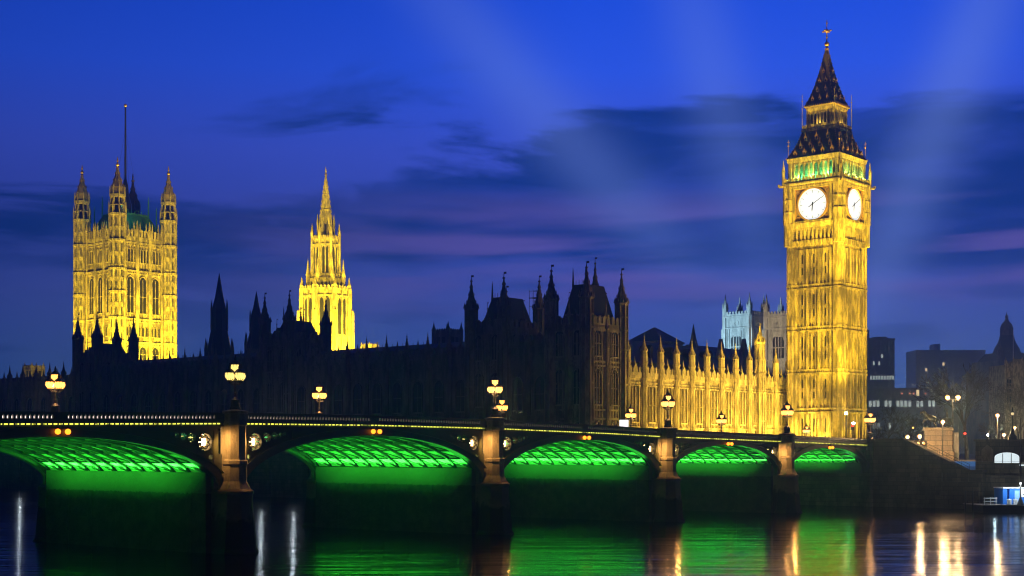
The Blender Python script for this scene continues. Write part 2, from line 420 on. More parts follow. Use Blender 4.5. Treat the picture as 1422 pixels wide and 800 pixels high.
def pinnacle_mb(r, z0, z1, ztip):
    m = MB(); m.frus(0, 0, r, r, z0, z1, 8)
    for i in range(4):
        a = i * math.pi / 2; m.frus(r * .9 * math.cos(a), r * .9 * math.sin(a), r * .35, .01, z1 - .1, z1 + r * 1.4, 4)
    m.frus(0, 0, r * 1.2, r * 1.2, z1 - .25, z1, 8); m.frus(0, 0, r * 1.15, r * 1.15, (z0 + z1) / 2, (z0 + z1) / 2 + .2, 8)
    h = ztip - z1
    m.stack(0, 0, [(r * 1.0, z1), (r * .55, z1 + h * .35), (r * .22, z1 + h * .7), (.03, ztip)], 8)
    m.frus(0, 0, r * .35, r * .35, z1 + h * .66, z1 + h * .74, 4)
    return m
def window_mb(w, h, lights=2, transom=True, pointed=True, fr=.16):
    """window in its own axes: x centred, foot at z=0, outside towards -y; slot 0 stone tracery, slot 1 glass"""
    m = MB(); m.k = 1; rise = w * .55 if pointed else 0
    pts = [(-w / 2, 0), (w / 2, 0), (w / 2, h - rise)]
    if pointed: pts += [(w * .42, h - rise * .5), (w * .22, h - rise * .15), (0, h), (-w * .22, h - rise * .15), (-w * .42, h - rise * .5)]
    pts += [(-w / 2, h - rise)]
    m.prism(pts, -.06, .1); m.k = 0
    m.box(-w / 2 - fr, -w / 2, -.32, .05, 0, h - rise); m.box(w / 2, w / 2 + fr, -.32, .05, 0, h - rise)
    m.box(-w / 2 - fr * 1.5, w / 2 + fr * 1.5, -.38, .05, -.25, 0)
    for i in range(1, lights):
        x = -w / 2 + w * i / lights; m.box(x - .07, x + .07, -.2, .02, 0.01, h - rise * .6)
    if transom: m.box(-w / 2, w / 2, -.18, .02, h * .45, h * .45 + .14)
    if pointed:
        top = pts[2:-1] + [pts[-1]]
        for p, q in zip(top, top[1:]):
            m.prism([p, (p[0] * 1.12, p[1] + fr), (q[0] * 1.12, q[1] + fr), q], -.30, .05)
    else: m.box(-w / 2 - fr, w / 2 + fr, -.34, .05, h, h + fr)
    return m
def crenels(mb, x0, x1, y0, y1, z0, z1, n, gable=True):
    """pierced parapet: merlons with little gables"""
    st = (x1 - x0) / n
    mb.box(x0, x1, y0, y1, z0, z0 + (z1 - z0) * .45)
    for i in range(n):
        a = x0 + i * st; mb.box(a + st * .18, a + st * .82, y0 + .01, y1 - .01, z0 + (z1 - z0) * .42, z1 - .1)
        if gable: mb.prism([(a + st * .14, z1 - .12), (a + st * .86, z1 - .12), (a + st * .5, z1 + .35)], y0 - .02, y1 + .02)

# ------------------------------------------------------------------ clock tower
def clock_tower():
    c = Vector((67.9, 310.6))
    o = thing('clock_tower', (c.x, c.y, GZ), ROT_PAL, 'tall golden floodlit gothic clock tower with two white lit dials', 'clock tower')
    G = -GZ
    stages = [8, 18.6, 26.9, 36.0, 45.0, 53.6]
    m = MB(); m.sq(0, 0, 5.7, 5.7, G + 8, G + 53.6)
    for k in range(4):
        m.M = Matrix.Rotation(k * math.pi / 2, 4, 'Z')
        m.k = 0
        m.frus(-5.35, -5.35, 1.12, 1.12, G + 8, G + 54.2, 8)
        for a in range(8):
            ang = math.pi / 8 + a * math.pi / 4; m.frus(-5.35 + 1.12 * math.cos(ang), -5.35 + 1.12 * math.sin(ang), .15, .15, G + 8, G + 54, 4)
        us = [-4.1 + i * 8.2 / 9 for i in range(10)]
        for zi, (z0, z1) in enumerate(zip(stages, stages[1:])):
            for i, u in enumerate(us):
                big = i % 3 == 0
                m.box(u - (.24 if big else .12), u + (.24 if big else .12), -5.7 - (.62 if big else .38), -5.6, G + z0 + .02, G + z1 - .9)
            for i in range(9):
                a, b = us[i] + .11, us[i + 1] - .11
                m.arch(a, b, G + z1 - 2.3, G + z1 - 1.5, -5.86, -5.65, G + z1 - .95)
                if zi > 0: m.box(a - .02, b + .02, -5.84, -5.65, G + z0 + .9, G + z0 + 2.0)
                m.box(a - .01, b + .01, -5.82, -5.65, G + (z0 + z1) / 2 - .25, G + (z0 + z1) / 2 + .1)
                if i % 3 != 1: m.box((a + b) / 2 - .05, (a + b) / 2 + .05, -5.85, -5.65, G + z0 + 2.0, G + z1 - 1.6)
                if i % 3 == 1:
                    m.k = 1; m.box((a + b) / 2 - .22, (a + b) / 2 + .22, -5.72, -5.66, G + z0 + 2.3, G + (z0 + z1) / 2 - .5)
                    m.box((a + b) / 2 - .22, (a + b) / 2 + .22, -5.72, -5.66, G + (z0 + z1) / 2 + .4, G + z1 - 2.0); m.k = 0
            if zi < 4:
                m.box(-4.6, 4.6, -6.25, -5.6, G + z1 - .95, G + z1 - .55); m.box(-4.6, 4.6, -6.12, -5.6, G + z1 - .1, G + z1 + .25)
                for i in range(18): m.box(-4.4 + i * .5, -4.15 + i * .5, -6.1, -5.6, G + z1 - .56, G + z1 - .09)
                m.frus(-5.35, -5.35, 1.36, 1.36, G + z1 - .95, G + z1 - .55, 8); m.frus(-5.35, -5.35, 1.34, 1.34, G + z1 - .1, G + z1 + .25, 8)
    m.build('shaft', [M_STONE, M_DARK], o)
    m = MB()                                              # corbelled gallery under the dials
    m.sq(0, 0, 6.1, 6.45, G + 53.55, G + 54.6); m.sq(0, 0, 5.9, 5.9, G + 54.59, G + 57.3); m.sq(0, 0, 6.45, 6.75, G + 57.3, G + 58.3)
    for k in range(4):
        m.M = Matrix.Rotation(k * math.pi / 2, 4, 'Z')
        m.k = 1; m.box(-4.6, 4.6, -5.93, -5.8, G + 54.9, G + 57.0); m.k = 0
        for i in range(11): m.box(-4.95 + i * .94, -4.45 + i * .94, -6.4, -5.85, G + 54.58, G + 57.32)
        for i in range(10): m.arch(-4.46 + i * .94, -4.0 + i * .94, G + 56.2, G + 56.9, -6.3, -5.85, G + 57.31)
        for i in range(13): m.box(-5.6 + i * .9, -5.2 + i * .9, -6.66, -6.2, G + 53.3, G + 54.5)
        m.frus(-5.75, -5.75, 1.3, 1.3, G + 53.6, G + 58.3, 8)
    m.build('gallery', [M_STONE_F, M_DARK], o)
    m = MB(); m.sq(0, 0, 6.2, 6.2, G + 58.3, G + 66.0)
    for k in range(4):
        m.M = Matrix.Rotation(k * math.pi / 2, 4, 'Z')
        m.frus(-5.75, -5.75, 1.32, 1.32, G + 58.29, G + 66.6, 8)
        for a in range(8):
            ang = math.pi / 8 + a * math.pi / 4; m.frus(-5.75 + 1.32 * math.cos(ang), -5.75 + 1.32 * math.sin(ang), .17, .17, G + 58.3, G + 66.6, 4)
        for z in (60.6, 63.2): m.frus(-5.75, -5.75, 1.5, 1.5, G + z, G + z + .3, 8)
        for u in (-4.35, 4.35): m.box(u - .25, u + .25, -6.75, -6.1, G + 58.31, G + 66.02)
        m.box(-4.6, 4.6, -6.8, -6.1, G + 65.6, G + 66.2); m.box(-4.6, 4.6, -6.7, -6.1, G + 58.28, G + 58.7)
    m.build('clock_stage', M_STONE_F, o)
    dial = None
    for k in range(4):
        rot = Matrix.Rotation(k * math.pi / 2, 4, 'Z')
        s = MB(); s.box(-4.1, 4.1, -6.3, -6.15, G + 58.72, G + 65.58)
        for u, z in ((-3.4, 59.3), (3.4, 59.3), (-3.4, 64.9), (3.4, 64.9)):
            s.k = 1; s.ring(u, G + z, .28, .42, -6.42, -6.28, 12); s.ring(u, G + z, .01, .14, -6.42, -6.28, 8); s.k = 0
        s.k = 1
        for a, b, c_, d in ((-4.1, 4.1, 58.72, 58.9), (-4.1, 4.1, 65.4, 65.58), (-4.1, -3.92, 58.9, 65.4), (3.92, 4.1, 58.9, 65.4)): s.box(a, b, -6.45, -6.25, G + c_, G + d)
        so = s.build('dial_surround', [M_DIALFRAME, M_GOLD], o); so.matrix_local = rot
        d = MB(); zc = G + 62.1
        d.lathe(0, 0, [(.001, 0), (3.35, 0), (3.35, .1), (.001, .1)], 48); 
        d.v = [(x, -6.34 - z * .3, zc + y) for x, y, z in d.v]
        do = d.build('clock_face', M_DIAL, o); do.matrix_local = rot
        r = MB(); r.ring(0, zc, 3.33, 3.68, -6.62, -6.28, 48); r.build('dial_ring', M_GOLD, do)
        r = MB(); r.ring(0, zc, 2.95, 3.0, -6.40, -6.36, 48)
        for h in range(60):
            a = h * math.pi / 30; l = .16 if h % 5 else .62; w = .02 if h % 5 else .06
            ca, sa = math.cos(a), math.sin(a); r0 = 3.0 - (l if h % 5 == 0 else -.1)
            r1 = r0 + l
            r.prism([(r0 * ca - w * sa, zc + r0 * sa + w * ca), (r0 * ca + w * sa, zc + r0 * sa - w * ca), (r1 * ca + w * sa, zc + r1 * sa - w * ca), (r1 * ca - w * sa, zc + r1 * sa + w * ca)], -6.40, -6.365)
        r.build('numerals', plain('faint_numerals_%d' % k, (.30, .36, .42), .6) if k == 0 else MATS['faint_numerals_0'], do)
        for nm, ang, lf, lb, w in (('minute_hand', 60, 3.05, 1.1, .065), ('hour_hand', 185, 1.7, .5, .12)):
            hm = MB(); a = R_(90 - ang); ca, sa = math.cos(a), math.sin(a)
            P = lambda r_, w_: (r_ * ca - w_ * sa, zc + r_ * sa + w_ * ca)
            y1 = -6.44 if nm == 'hour_hand' else -6.50
            hm.prism([P(-lb, w * 1.2), P(-lb, -w * 1.2), P(0, -w), P(lf * .7, -w * .9), P(lf, 0), P(lf * .7, w * .9), P(0, w)], y1, y1 + .04)
            hm.ring(0, zc, .01, .2, y1, y1 + .05, 12)
            hm.build(nm, M_IRON, do)
    m = MB(); m.sq(0, 0, 6.75, 7.0, G + 66.2, G + 66.7); m.sq(0, 0, 7.0, 7.0, G + 66.7, G + 67.0)
    for k in range(4):
        m.M = Matrix.Rotation(k * math.pi / 2, 4, 'Z')
        m.M = m.M @ Matrix.Rotation(math.pi / 4, 4, 'Z'); m.box(-.25, .25, -10.6, -9.0, G + 66.25, G + 66.6); m.box(-.16, .16, -10.75, -10.3, G + 66.4, G + 66.9)
        m.M = Matrix.Rotation(k * math.pi / 2, 4, 'Z')
        for i in range(25): m.box(-6.5 + i * .53, -6.25 + i * .53, -6.95, -6.6, G + 65.95, G + 66.22)
        crenels(m, -6.6, 6.6, -6.85, -6.6, G + 66.98, G + 67.9, 16)
        m.stack(-6.75, -6.75, [(.32, G + 67), (.32, G + 69.6), (.4, G + 69.7), (.2, G + 70.6), (.02, G + 72.2)], 8)
    m.build('cornice', M_STONE_F, o)
    m = MB(); m.k = 1; m.sq(0, 0, 4.3, 4.3, G + 67.0, G + 71.9); m.k = 0                          # open belfry arcade
    m.sq(0, 0, 6.15, 6.35, G + 71.5, G + 72.4); m.sq(0, 0, 6.0, 6.0, G + 67.0, G + 67.3)
    for k in range(4):
        m.M = Matrix.Rotation(k * math.pi / 2, 4, 'Z')
        m.frus(-5.5, -5.5, .75, .75, G + 67.2, G + 71.6, 8)
        for i in range(9):
            u = -4.6 + i * 1.15; m.box(u - .17, u + .17, -6.05, -5.5, G + 67.25, G + 71.55)
            m.frus(u, -5.95, .22, .22, G + 67.2, G + 71.2, 6)
        for i in range(8): m.arch(-4.44 + i * 1.15, -3.62 + i * 1.15, G + 70.2, G + 71.1, -5.95, -5.6, G + 71.52)
    m.build('belfry', [M_STONE_F, plain('belfry_inner', (.25, .40, .32), .8)], o)
    def tier(mb, half, zf, n, w, h):
        for k in range(4):
            mb.M = Matrix.Rotation(k * math.pi / 2, 4, 'Z')
            for i in range(n):
                u = (i - (n - 1) / 2) * (2 * half / (n + .3))
                mb.k = 2; mb.box(u - w / 2, u + w / 2, -half - .28, -half + 1.2, zf, zf + h * .55)
                mb.prism([(u - w * .62, zf + h * .55), (u + w * .62, zf + h * .55), (u, zf + h * 1.15)], -half - .36, -half + 1.2)
                mb.k = 1; mb.box(u - w * .2, u + w * .2, -half - .33, -half, zf + .1, zf + h * .5)
                mb.k = 2; mb.frus(u, -half - .32, .1, .02, zf + h * 1.1, zf + h * 1.6, 4)
            mb.k = 0
        mb.M = Matrix.Identity(4)
    m = MB(); prof = [(6.35, 72.4), (5.45, 73.8), (4.55, 75.9), (3.85, 78.3)]
    for (h0, z0), (h1, z1) in zip(prof, prof[1:]): m.sq(0, 0, h0, h1, G + z0, G + z1)
    for half, zf, n in ((5.75, 72.9, 5), (4.95, 74.5, 4), (4.35, 76.2, 3)): tier(m, half, G + zf, n, .75, 1.15)
    for k in range(4):
        m.M = Matrix.Rotation(k * math.pi / 2, 4, 'Z'); m.k = 2
        for i in range(12):
            f = i / 11; z = 72.4 + f * 5.9; hh = next(h0 + (h1 - h0) * (z - z0) / (z1 - z0) for (h0, z0), (h1, z1) in zip(prof, prof[1:]) if z <= z1 + 1e-6)
            m.frus(-hh, -hh, .14, .05, G + z, G + z + .35, 4)
        m.k = 2; m.stack(-6.0, -6.0, [(.07, G + 72.3), (.05, G + 76.6)], 5); m.ball((-6.0, -6.0, G + 75.3), .22); m.box(-6.3, -5.7, -6.02, -5.98, G + 76.0, G + 76.1); m.k = 0
    m.build('lower_roof', [M_ROOFIRON, M_DARK, M_GOLD], o)
    m = MB(); m.sq(0, 0, 4.0, 4.0, G + 78.3, G + 78.8); m.sq(0, 0, 3.75, 3.9, G + 78.8, G + 79.2); m.sq(0, 0, 3.1, 3.35, G + 82.7, G + 83.4)
    m.k = 1; m.sq(0, 0, 2.4, 2.4, G + 79.2, G + 82.8); m.k = 0
    for k in range(4):
        m.M = Matrix.Rotation(k * math.pi / 2, 4, 'Z')
        m.box(-3.2, -2.75, -3.2, -2.75, G + 79.1, G + 82.8)
        for i in range(7): u = -2.4 + i * .8; m.box(u - .13, u + .13, -3.1, -2.6, G + 79.1, G + 82.8)
        for i in range(6): m.arch(-2.28 + i * .8, -1.72 + i * .8, G + 81.4, G + 82.2, -3.0, -2.6, G + 82.72)
        crenels(m, -3.8, 3.8, -3.95, -3.8, G + 79.15, G + 79.8, 12, False)
        m.stack(-3.85, -3.85, [(.08, G + 79), (.05, G + 86.6)], 5); m.ball((-3.85, -3.85, G + 85.0), .17); m.ball((-3.85, -3.85, G + 83.4), .14)
    m.build('lantern', [M_STONE_F, M_DARK], o)
    m = MB(); m.sq(0, 0, 3.3, 3.65, G + 83.4, G + 83.7); prof = [(3.6, 83.7), (2.75, 85.6), (1.85, 88.6), (1.0, 92.2), (.3, 96.0)]
    for (h0, z0), (h1, z1) in zip(prof, prof[1:]): m.sq(0, 0, h0, h1, G + z0, G + z1)
    for half, zf, n in ((2.9, 84.9, 3), (2.25, 86.9, 2), (1.7, 88.9, 2), (1.2, 91.0, 1)): tier(m, half, G + zf, n, .5, .8)
    for k in range(4):
        m.M = Matrix.Rotation(k * math.pi / 2, 4, 'Z'); m.k = 2
        for i in range(14):
            z = 83.8 + i * .85; hh = next(h0 + (h1 - h0) * (z - z0) / (z1 - z0) for (h0, z0), (h1, z1) in zip(prof, prof[1:]) if z <= z1 + 1e-6)
            m.frus(-hh, -hh, .12, .04, G + z, G + z + .3, 4)
        for i in range(14): m.frus(-3.3 + i * .507, -3.66, .11, .02, G + 83.7, G + 84.2, 4)
        m.k = 0
    m.build('spire', [M_ROOFIRON, M_DARK, M_GOLD], o)
    m = MB(); m.stack(0, 0, [(.32, G + 95.9), (.5, G + 96.4), (.2, G + 96.7), (.16, G + 97.0)], 8); m.ball((0, 0, G + 97.4), .55); m.stack(0, 0, [(.16, G + 97.9), (.09, G + 102.6)], 6)
    m.box(-.95, .95, -.09, .09, G + 100.1, G + 100.4); m.box(-.09, .09, -.95, .95, G + 100.11, G + 100.39); m.ball((0, 0, G + 100.25), .42); m.ball((0, 0, G + 102.0), .22); m.ball((0, 0, G + 98.9), .25)
    for a in (-.95, .95): m.ball((a, 0, G + 100.25), .2); m.ball((0, a, G + 100.25), .2)
    m.build('finial', M_GOLD, o)
    # belfry lighting (green) and a little light on the upper lantern
    for k in range(4):
        for u in (-3.4, 0, 3.4):
            p = Matrix.Rotation(k * math.pi / 2, 4, 'Z') @ Vector((u, -4.95, G + 67.9))
            lamp('POINT', 'belfry_light', p, 420, (.10, 1.0, .35), o, shadow_soft_size=.2)
            p = Matrix.Rotation(k * math.pi / 2, 4, 'Z') @ Vector((u, -6.47, G + 68.3))
            lamp('POINT', 'belfry_light', p, 420, (.75, 1.0, .16), o, shadow_soft_size=.1)
        p = Matrix.Rotation(k * math.pi / 2, 4, 'Z') @ Vector((0, -3.5, G + 80.0))
        lamp('POINT', 'lantern_light', p, 140, (1, .7, .1), o, shadow_soft_size=.2)
    return o
clock_tower()

# ------------------------------------------------------------------ great square tower (left)
def square_tower():
    c = Vector((-125.8, 468.7)); G = -GZ
    o = thing('square_tower', (c.x, c.y, GZ), ROT_PAL, 'massive square golden floodlit tower with four corner turrets and a flagpole', 'tower')
    m = MB(); H = 9.3
    m.sq(0, 0, H, H, G + 8, G + 79)
    lv = [8, 37.5, 44.4, 51.8, 67.2, 76.2]
    for k in range(4):
        m.M = Matrix.Rotation(k * math.pi / 2, 4, 'Z')
        for z1 in lv[1:]:
            m.box(-7.6, 7.6, -H - .7, -H + .1, G + z1 - .35, G + z1 + .15); m.box(-7.6, 7.6, -H - .45, -H + .1, G + z1 - 1.1, G + z1 - .8)
            for i in range(24): m.box(-7.3 + i * .62, -7.0 + i * .62, -H - .42, -H + .1, G + z1 - .82, G + z1 - .34)
        for i in range(4):
            u = -7.2 + i * 4.8; m.box(u - .55, u + .55, -H - .75, -H + .1, G + 8, G + 77.2)
            m.stack(u, -H - .4, [(.5, G + 77.2), (.5, G + 80.5), (.6, G + 80.6), (.02, G + 83.4)], 6)
        for i in range(25):                               # panelling
            u = -7.2 + i * .6
            for z0, z1 in ((44.6, 46.0), (49.6, 50.8), (52, 53.6), (67.4, 69.6), (74.4, 75.3)): m.box(u - .1, u + .1, -H - .25, -H + .1, G + z0, G + z1)
        for i in range(13): m.box(-7.2 + i * 1.2 - .16, -7.2 + i * 1.2 + .16, -H - .4, -H + .1, G + 69.6, G + 74.4)
        crenels(m, -7.6, 7.6, -H - .55, -H - .1, G + 76.3, G + 80.2, 12)
        for i in range(6): m.stack(-7.0 + (i + .5) * 2.33, -H - .3, [(.28, G + 79.9), (.3, G + 81.4), (.02, G + 83.0)], 6)
    m.build('tower_body', M_STONE, o)
    big = window_mb(2.5, 11.6, 2, True, True, .3); mid = window_mb(.8, 4.2, 1, False, True, .12); low = window_mb(.95, 3.0, 1, False, True, .12); lowb = window_mb(2.6, 4.6, 2, True, True, .3)
    proto = {}
    for k in range(4):
        rot = Matrix.Rotation(k * math.pi / 2, 4, 'Z')
        for i in range(3):
            for key, mb, xs, z in (('big', big, (0,), 53.7), ('mid', mid, (-1.6, -.55, .55, 1.6), 69.9), ('low', low, (-1.45, 0, 1.45), 46.3), ('lowb', lowb, (0,), 38.4)):
                if k not in (0, 3) and key != 'big': continue
                for dx in xs:
                    if key not in proto:
                        proto[key] = mb.build('window', [M_STONE_F, M_WINDOW], o); w = proto[key]
                    else:
                        w = proto[key].copy(); COL.objects.link(w)
                    w.matrix_local = rot @ Matrix.Translation((-4.8 + i * 4.8 + dx, -H, G + z))
    for sx in (-1, 1):
        for sy in (-1, 1):
            m = MB(); r = 2.45
            m.frus(0, 0, r, r, G + 8, G + 84.5)
            for i in range(8):
                a = math.pi / 8 + i * math.pi / 4; m.frus(r * math.cos(a), r * math.sin(a), .36, .36, G + 8, G + 85, 4)
                a2 = i * math.pi / 4
                for z in range(12, 84, 4):
                    m.k = 1; mm = m.M; m.M = Matrix.Rotation(a2 + math.pi / 2, 4, 'Z'); m.box(-.28, .28, -r * .93 - .03, -r * .90, G + z + .7, G + z + 3.0); m.k = 0
                    m.box(-.05, .05, -r * .93 - .12, -r * .90, G + z + .6, G + z + 3.1); m.M = mm
            for z in lv[1:] + [60, 84.4, 30, 22]: m.frus(0, 0, r * 1.2, r * 1.2, G + z - .5, G + z + .2)
            for z in range(12, 84, 4): m.frus(0, 0, r * 1.06, r * 1.06, G + z + .1, G + z + .45)
            m.k = 1; m.frus(0, 0, r * .45, r * .45, G + 84.4, G + 91); m.k = 0                   # open lantern
            for i in range(8):
                a = math.pi / 8 + i * math.pi / 4; m.frus(r * .85 * math.cos(a), r * .85 * math.sin(a), .28, .28, G + 84.4, G + 90.2, 4)
                m.stack(r * 1.1 * math.cos(a), r * 1.1 * math.sin(a), [(.2, G + 84.5), (.2, G + 87), (.02, G + 89)], 4)
                m.stack(r * .95 * math.cos(a), r * .95 * math.sin(a), [(.22, G + 90), (.2, G + 92), (.02, G + 93.6)], 4)
            m.frus(0, 0, r, r, G + 89.6, G + 90.6); m.frus(0, 0, r * 1.05, r * .95, G + 87.2, G + 87.6)
            m.k = 2; m.stack(0, 0, [(r * .85, G + 90.6), (r * .78, G + 93), (r * .55, G + 95), (r * .28, G + 97), (r * .16, G + 99)])
            for i in range(8):
                a = math.pi / 8 + i * math.pi / 4
                for rr, zz in ((.8, 93), (.57, 95), (.3, 97)): m.frus(r * rr * math.cos(a), r * rr * math.sin(a), .16, .02, G + zz, G + zz + .8, 4)
            m.k = 3; m.frus(0, 0, .55, .3, G + 99, G + 99.5, 8); m.ball((0, 0, G + 100), .55); m.stack(0, 0, [(.12, G + 100.3), (.3, G + 101.2), (.03, G + 102.6)], 6)
            t_ = m.build('corner_turret', [M_STONE_F, M_DARK, M_ROOFIRON, M_GOLD], o); t_.location = (9.75 * sx, 9.75 * sy, 0)
    m = MB(); m.sq(0, 0, 8.7, 5.2, G + 79, G + 85.8); m.sq(0, 0, 5.2, 5.2, G + 85.8, G + 86.3)
    for k in range(4):
        m.M = Matrix.Rotation(k * math.pi / 2, 4, 'Z')
        for i in range(9): m.box(-5.2 + i * 1.3 - .06, -5.2 + i * 1.3 + .06, -5.2, -5.1, G + 86.2, G + 87.4)
        m.stack(-5.2, -5.2, [(.3, G + 85.6), (.22, G + 90), (.02, G + 92.5)], 6); m.stack(-7, -7, [(.25, G + 80), (.2, G + 87), (.02, G + 89)], 6)
    m.build('roof', M_COPPER, o)
    m = MB(); m.stack(0, 0, [(2.3, G + 86), (2.0, G + 90), (1.2, G + 92.5), (.9, G + 96), (.3, G + 98.5)], 8); m.build('flag_base', M_IRON, o)
    m = MB(); m.stack(0, 0, [(.36, G + 98), (.26, G + 121.6)], 8); m.k = 1; m.ball((0, 0, G + 122), .55); m.k = 0
    for a in (.6, 2.2, 3.9, 5.4): m.tube((.2 * math.cos(a), .2 * math.sin(a), G + 113), (5 * math.cos(a), 5 * math.sin(a), G + 86.3), .03, .03, 4)
    m.build('flagpole', [M_IRON, M_GOLD], o)
square_tower()

# ------------------------------------------------------------------ central spire
def central_spire():
    D = 428; x, y = at(452.5, D); G = -GZ
    o = thing('spire_tower', (x, y, GZ), ROT_PAL, 'slender octagonal golden floodlit stone spire in stepped stages', 'spire')
    m = MB()
    def stage(r, z0, z1, ncol, wz0, wz1, wr):
        m.k = 0; m.frus(0, 0, r, r, G + z0, G + z1)
        for i in range(8):
            a = i * math.pi / 4; m.M = Matrix.Rotation(a + math.pi / 2, 4, 'Z'); ap = r * .924
            m.k = 1
            for s in (-1, 1): m.box(s * wr - wr * .62, s * wr + wr * .62, -ap - .05, -ap + .1, G + wz0, G + wz1)
            m.k = 0
            for s in (-1, 1): m.arch(s * wr - wr * .62, s * wr + wr * .62, G + wz1 - wr * 1.6, G + wz1, -ap - .22, -ap + .1, G + wz1 + .2)
            m.box(-wr * .3, wr * .3, -ap - .3, -ap + .1, G + z0, G + z1)
            m.box(-r * .38, r * .38, -ap - .35, -ap + .1, G + wz1 + .3, G + wz1 + .8); m.box(-r * .38, r * .38, -ap - .3, -ap + .1, G + wz0 - .8, G + wz0 - .2)
            crenels(m, -r * .36, r * .36, -ap - .3, -ap, G + z1 - .05, G + z1 + 1.1, 5)
            m.M = Matrix.Identity(4)
    stage(7.4, 8, 57.0, 2, 44.0, 54.6, .95)
    for i in range(8):
        a = math.pi / 8 + i * math.pi / 4; x1, y1 = math.cos(a), math.sin(a)
        m.frus(7.5 * x1, 7.5 * y1, .95, .8, G + 8, G + 57.5, 8); m.frus(8.5 * x1, 8.5 * y1, .9, .5, G + 8, G + 51, 4)
        m.stack(7.5 * x1, 7.5 * y1, [(.6, G + 57.5), (.65, G + 58.4), (.3, G + 59.4), (.03, G + 61.0)], 8); m.stack(5.6 * x1, 5.6 * y1, [(.65, G + 57), (.62, G + 61.4), (.72, G + 61.6), (.34, G + 63.4), (.03, G + 66.4)], 8)
        m.tube((5.6 * x1, 5.6 * y1, G + 60.5), (4.2 * x1, 4.2 * y1, G + 64.0), .28, .22, 4)          # flying buttress
    m.frus(0, 0, 5.5, 5.3, G + 57.0, G + 60.6); m.frus(0, 0, 5.3, 4.4, G + 60.6, G + 61.4); stage(4.1, 58.0, 72.0, 2, 62.2, 70.0, .55)
    for i in range(8):
        a = math.pi / 8 + i * math.pi / 4; x1, y1 = math.cos(a), math.sin(a)
        m.frus(4.3 * x1, 4.3 * y1, .5, .42, G + 58, G + 72.4, 6); m.stack(4.3 * x1, 4.3 * y1, [(.42, G + 72.4), (.46, G + 74.2), (.02, G + 77)], 6)
    m.frus(0, 0, 3.6, 2.7, G + 72.0, G + 73.0); m.frus(0, 0, 2.5, 2.2, G + 73, G + 77.5)
    for i in range(8):
        a = math.pi / 8 + i * math.pi / 4; x1, y1 = math.cos(a), math.sin(a)
        m.stack(2.6 * x1, 2.6 * y1, [(.3, G + 73), (.3, G + 77.8), (.02, G + 80)], 5)
        m.k = 1; a2 = i * math.pi / 4; m.M = Matrix.Rotation(a2 + math.pi / 2, 4, 'Z'); m.box(-.3, .3, -2.28, -2.0, G + 73.6, G + 76.6); m.M = Matrix.Identity(4); m.k = 0
    m.build('tower_body', [M_STONE_F, M_DARK], o)
    m = MB(); m.stack(0, 0, [(2.2, G + 77.5), (1.55, G + 81), (.62, G + 88.6), (.22, G + 91.6)]); m.frus(0, 0, 1.75, 1.75, G + 80.8, G + 81.2); m.frus(0, 0, 1.05, 1.05, G + 85.6, G + 85.9)
    for i in range(8):
        a = math.pi / 8 + i * math.pi / 4
        for j in range(9):
            f = j / 9; r = 2.15 * (1 - f) + .3 * f; m.frus(r * math.cos(a), r * math.sin(a), .16, .03, G + 77.7 + f * 13, G + 78.4 + f * 13, 4)
    m.frus(0, 0, .5, .3, G + 91.6, G + 92.1); m.stack(0, 0, [(.15, G + 92), (.25, G + 92.8), (.03, G + 94.2)], 6)
    m.build('spire', M_STONE_F, o)
    return x, y
CSX, CSY = central_spire()

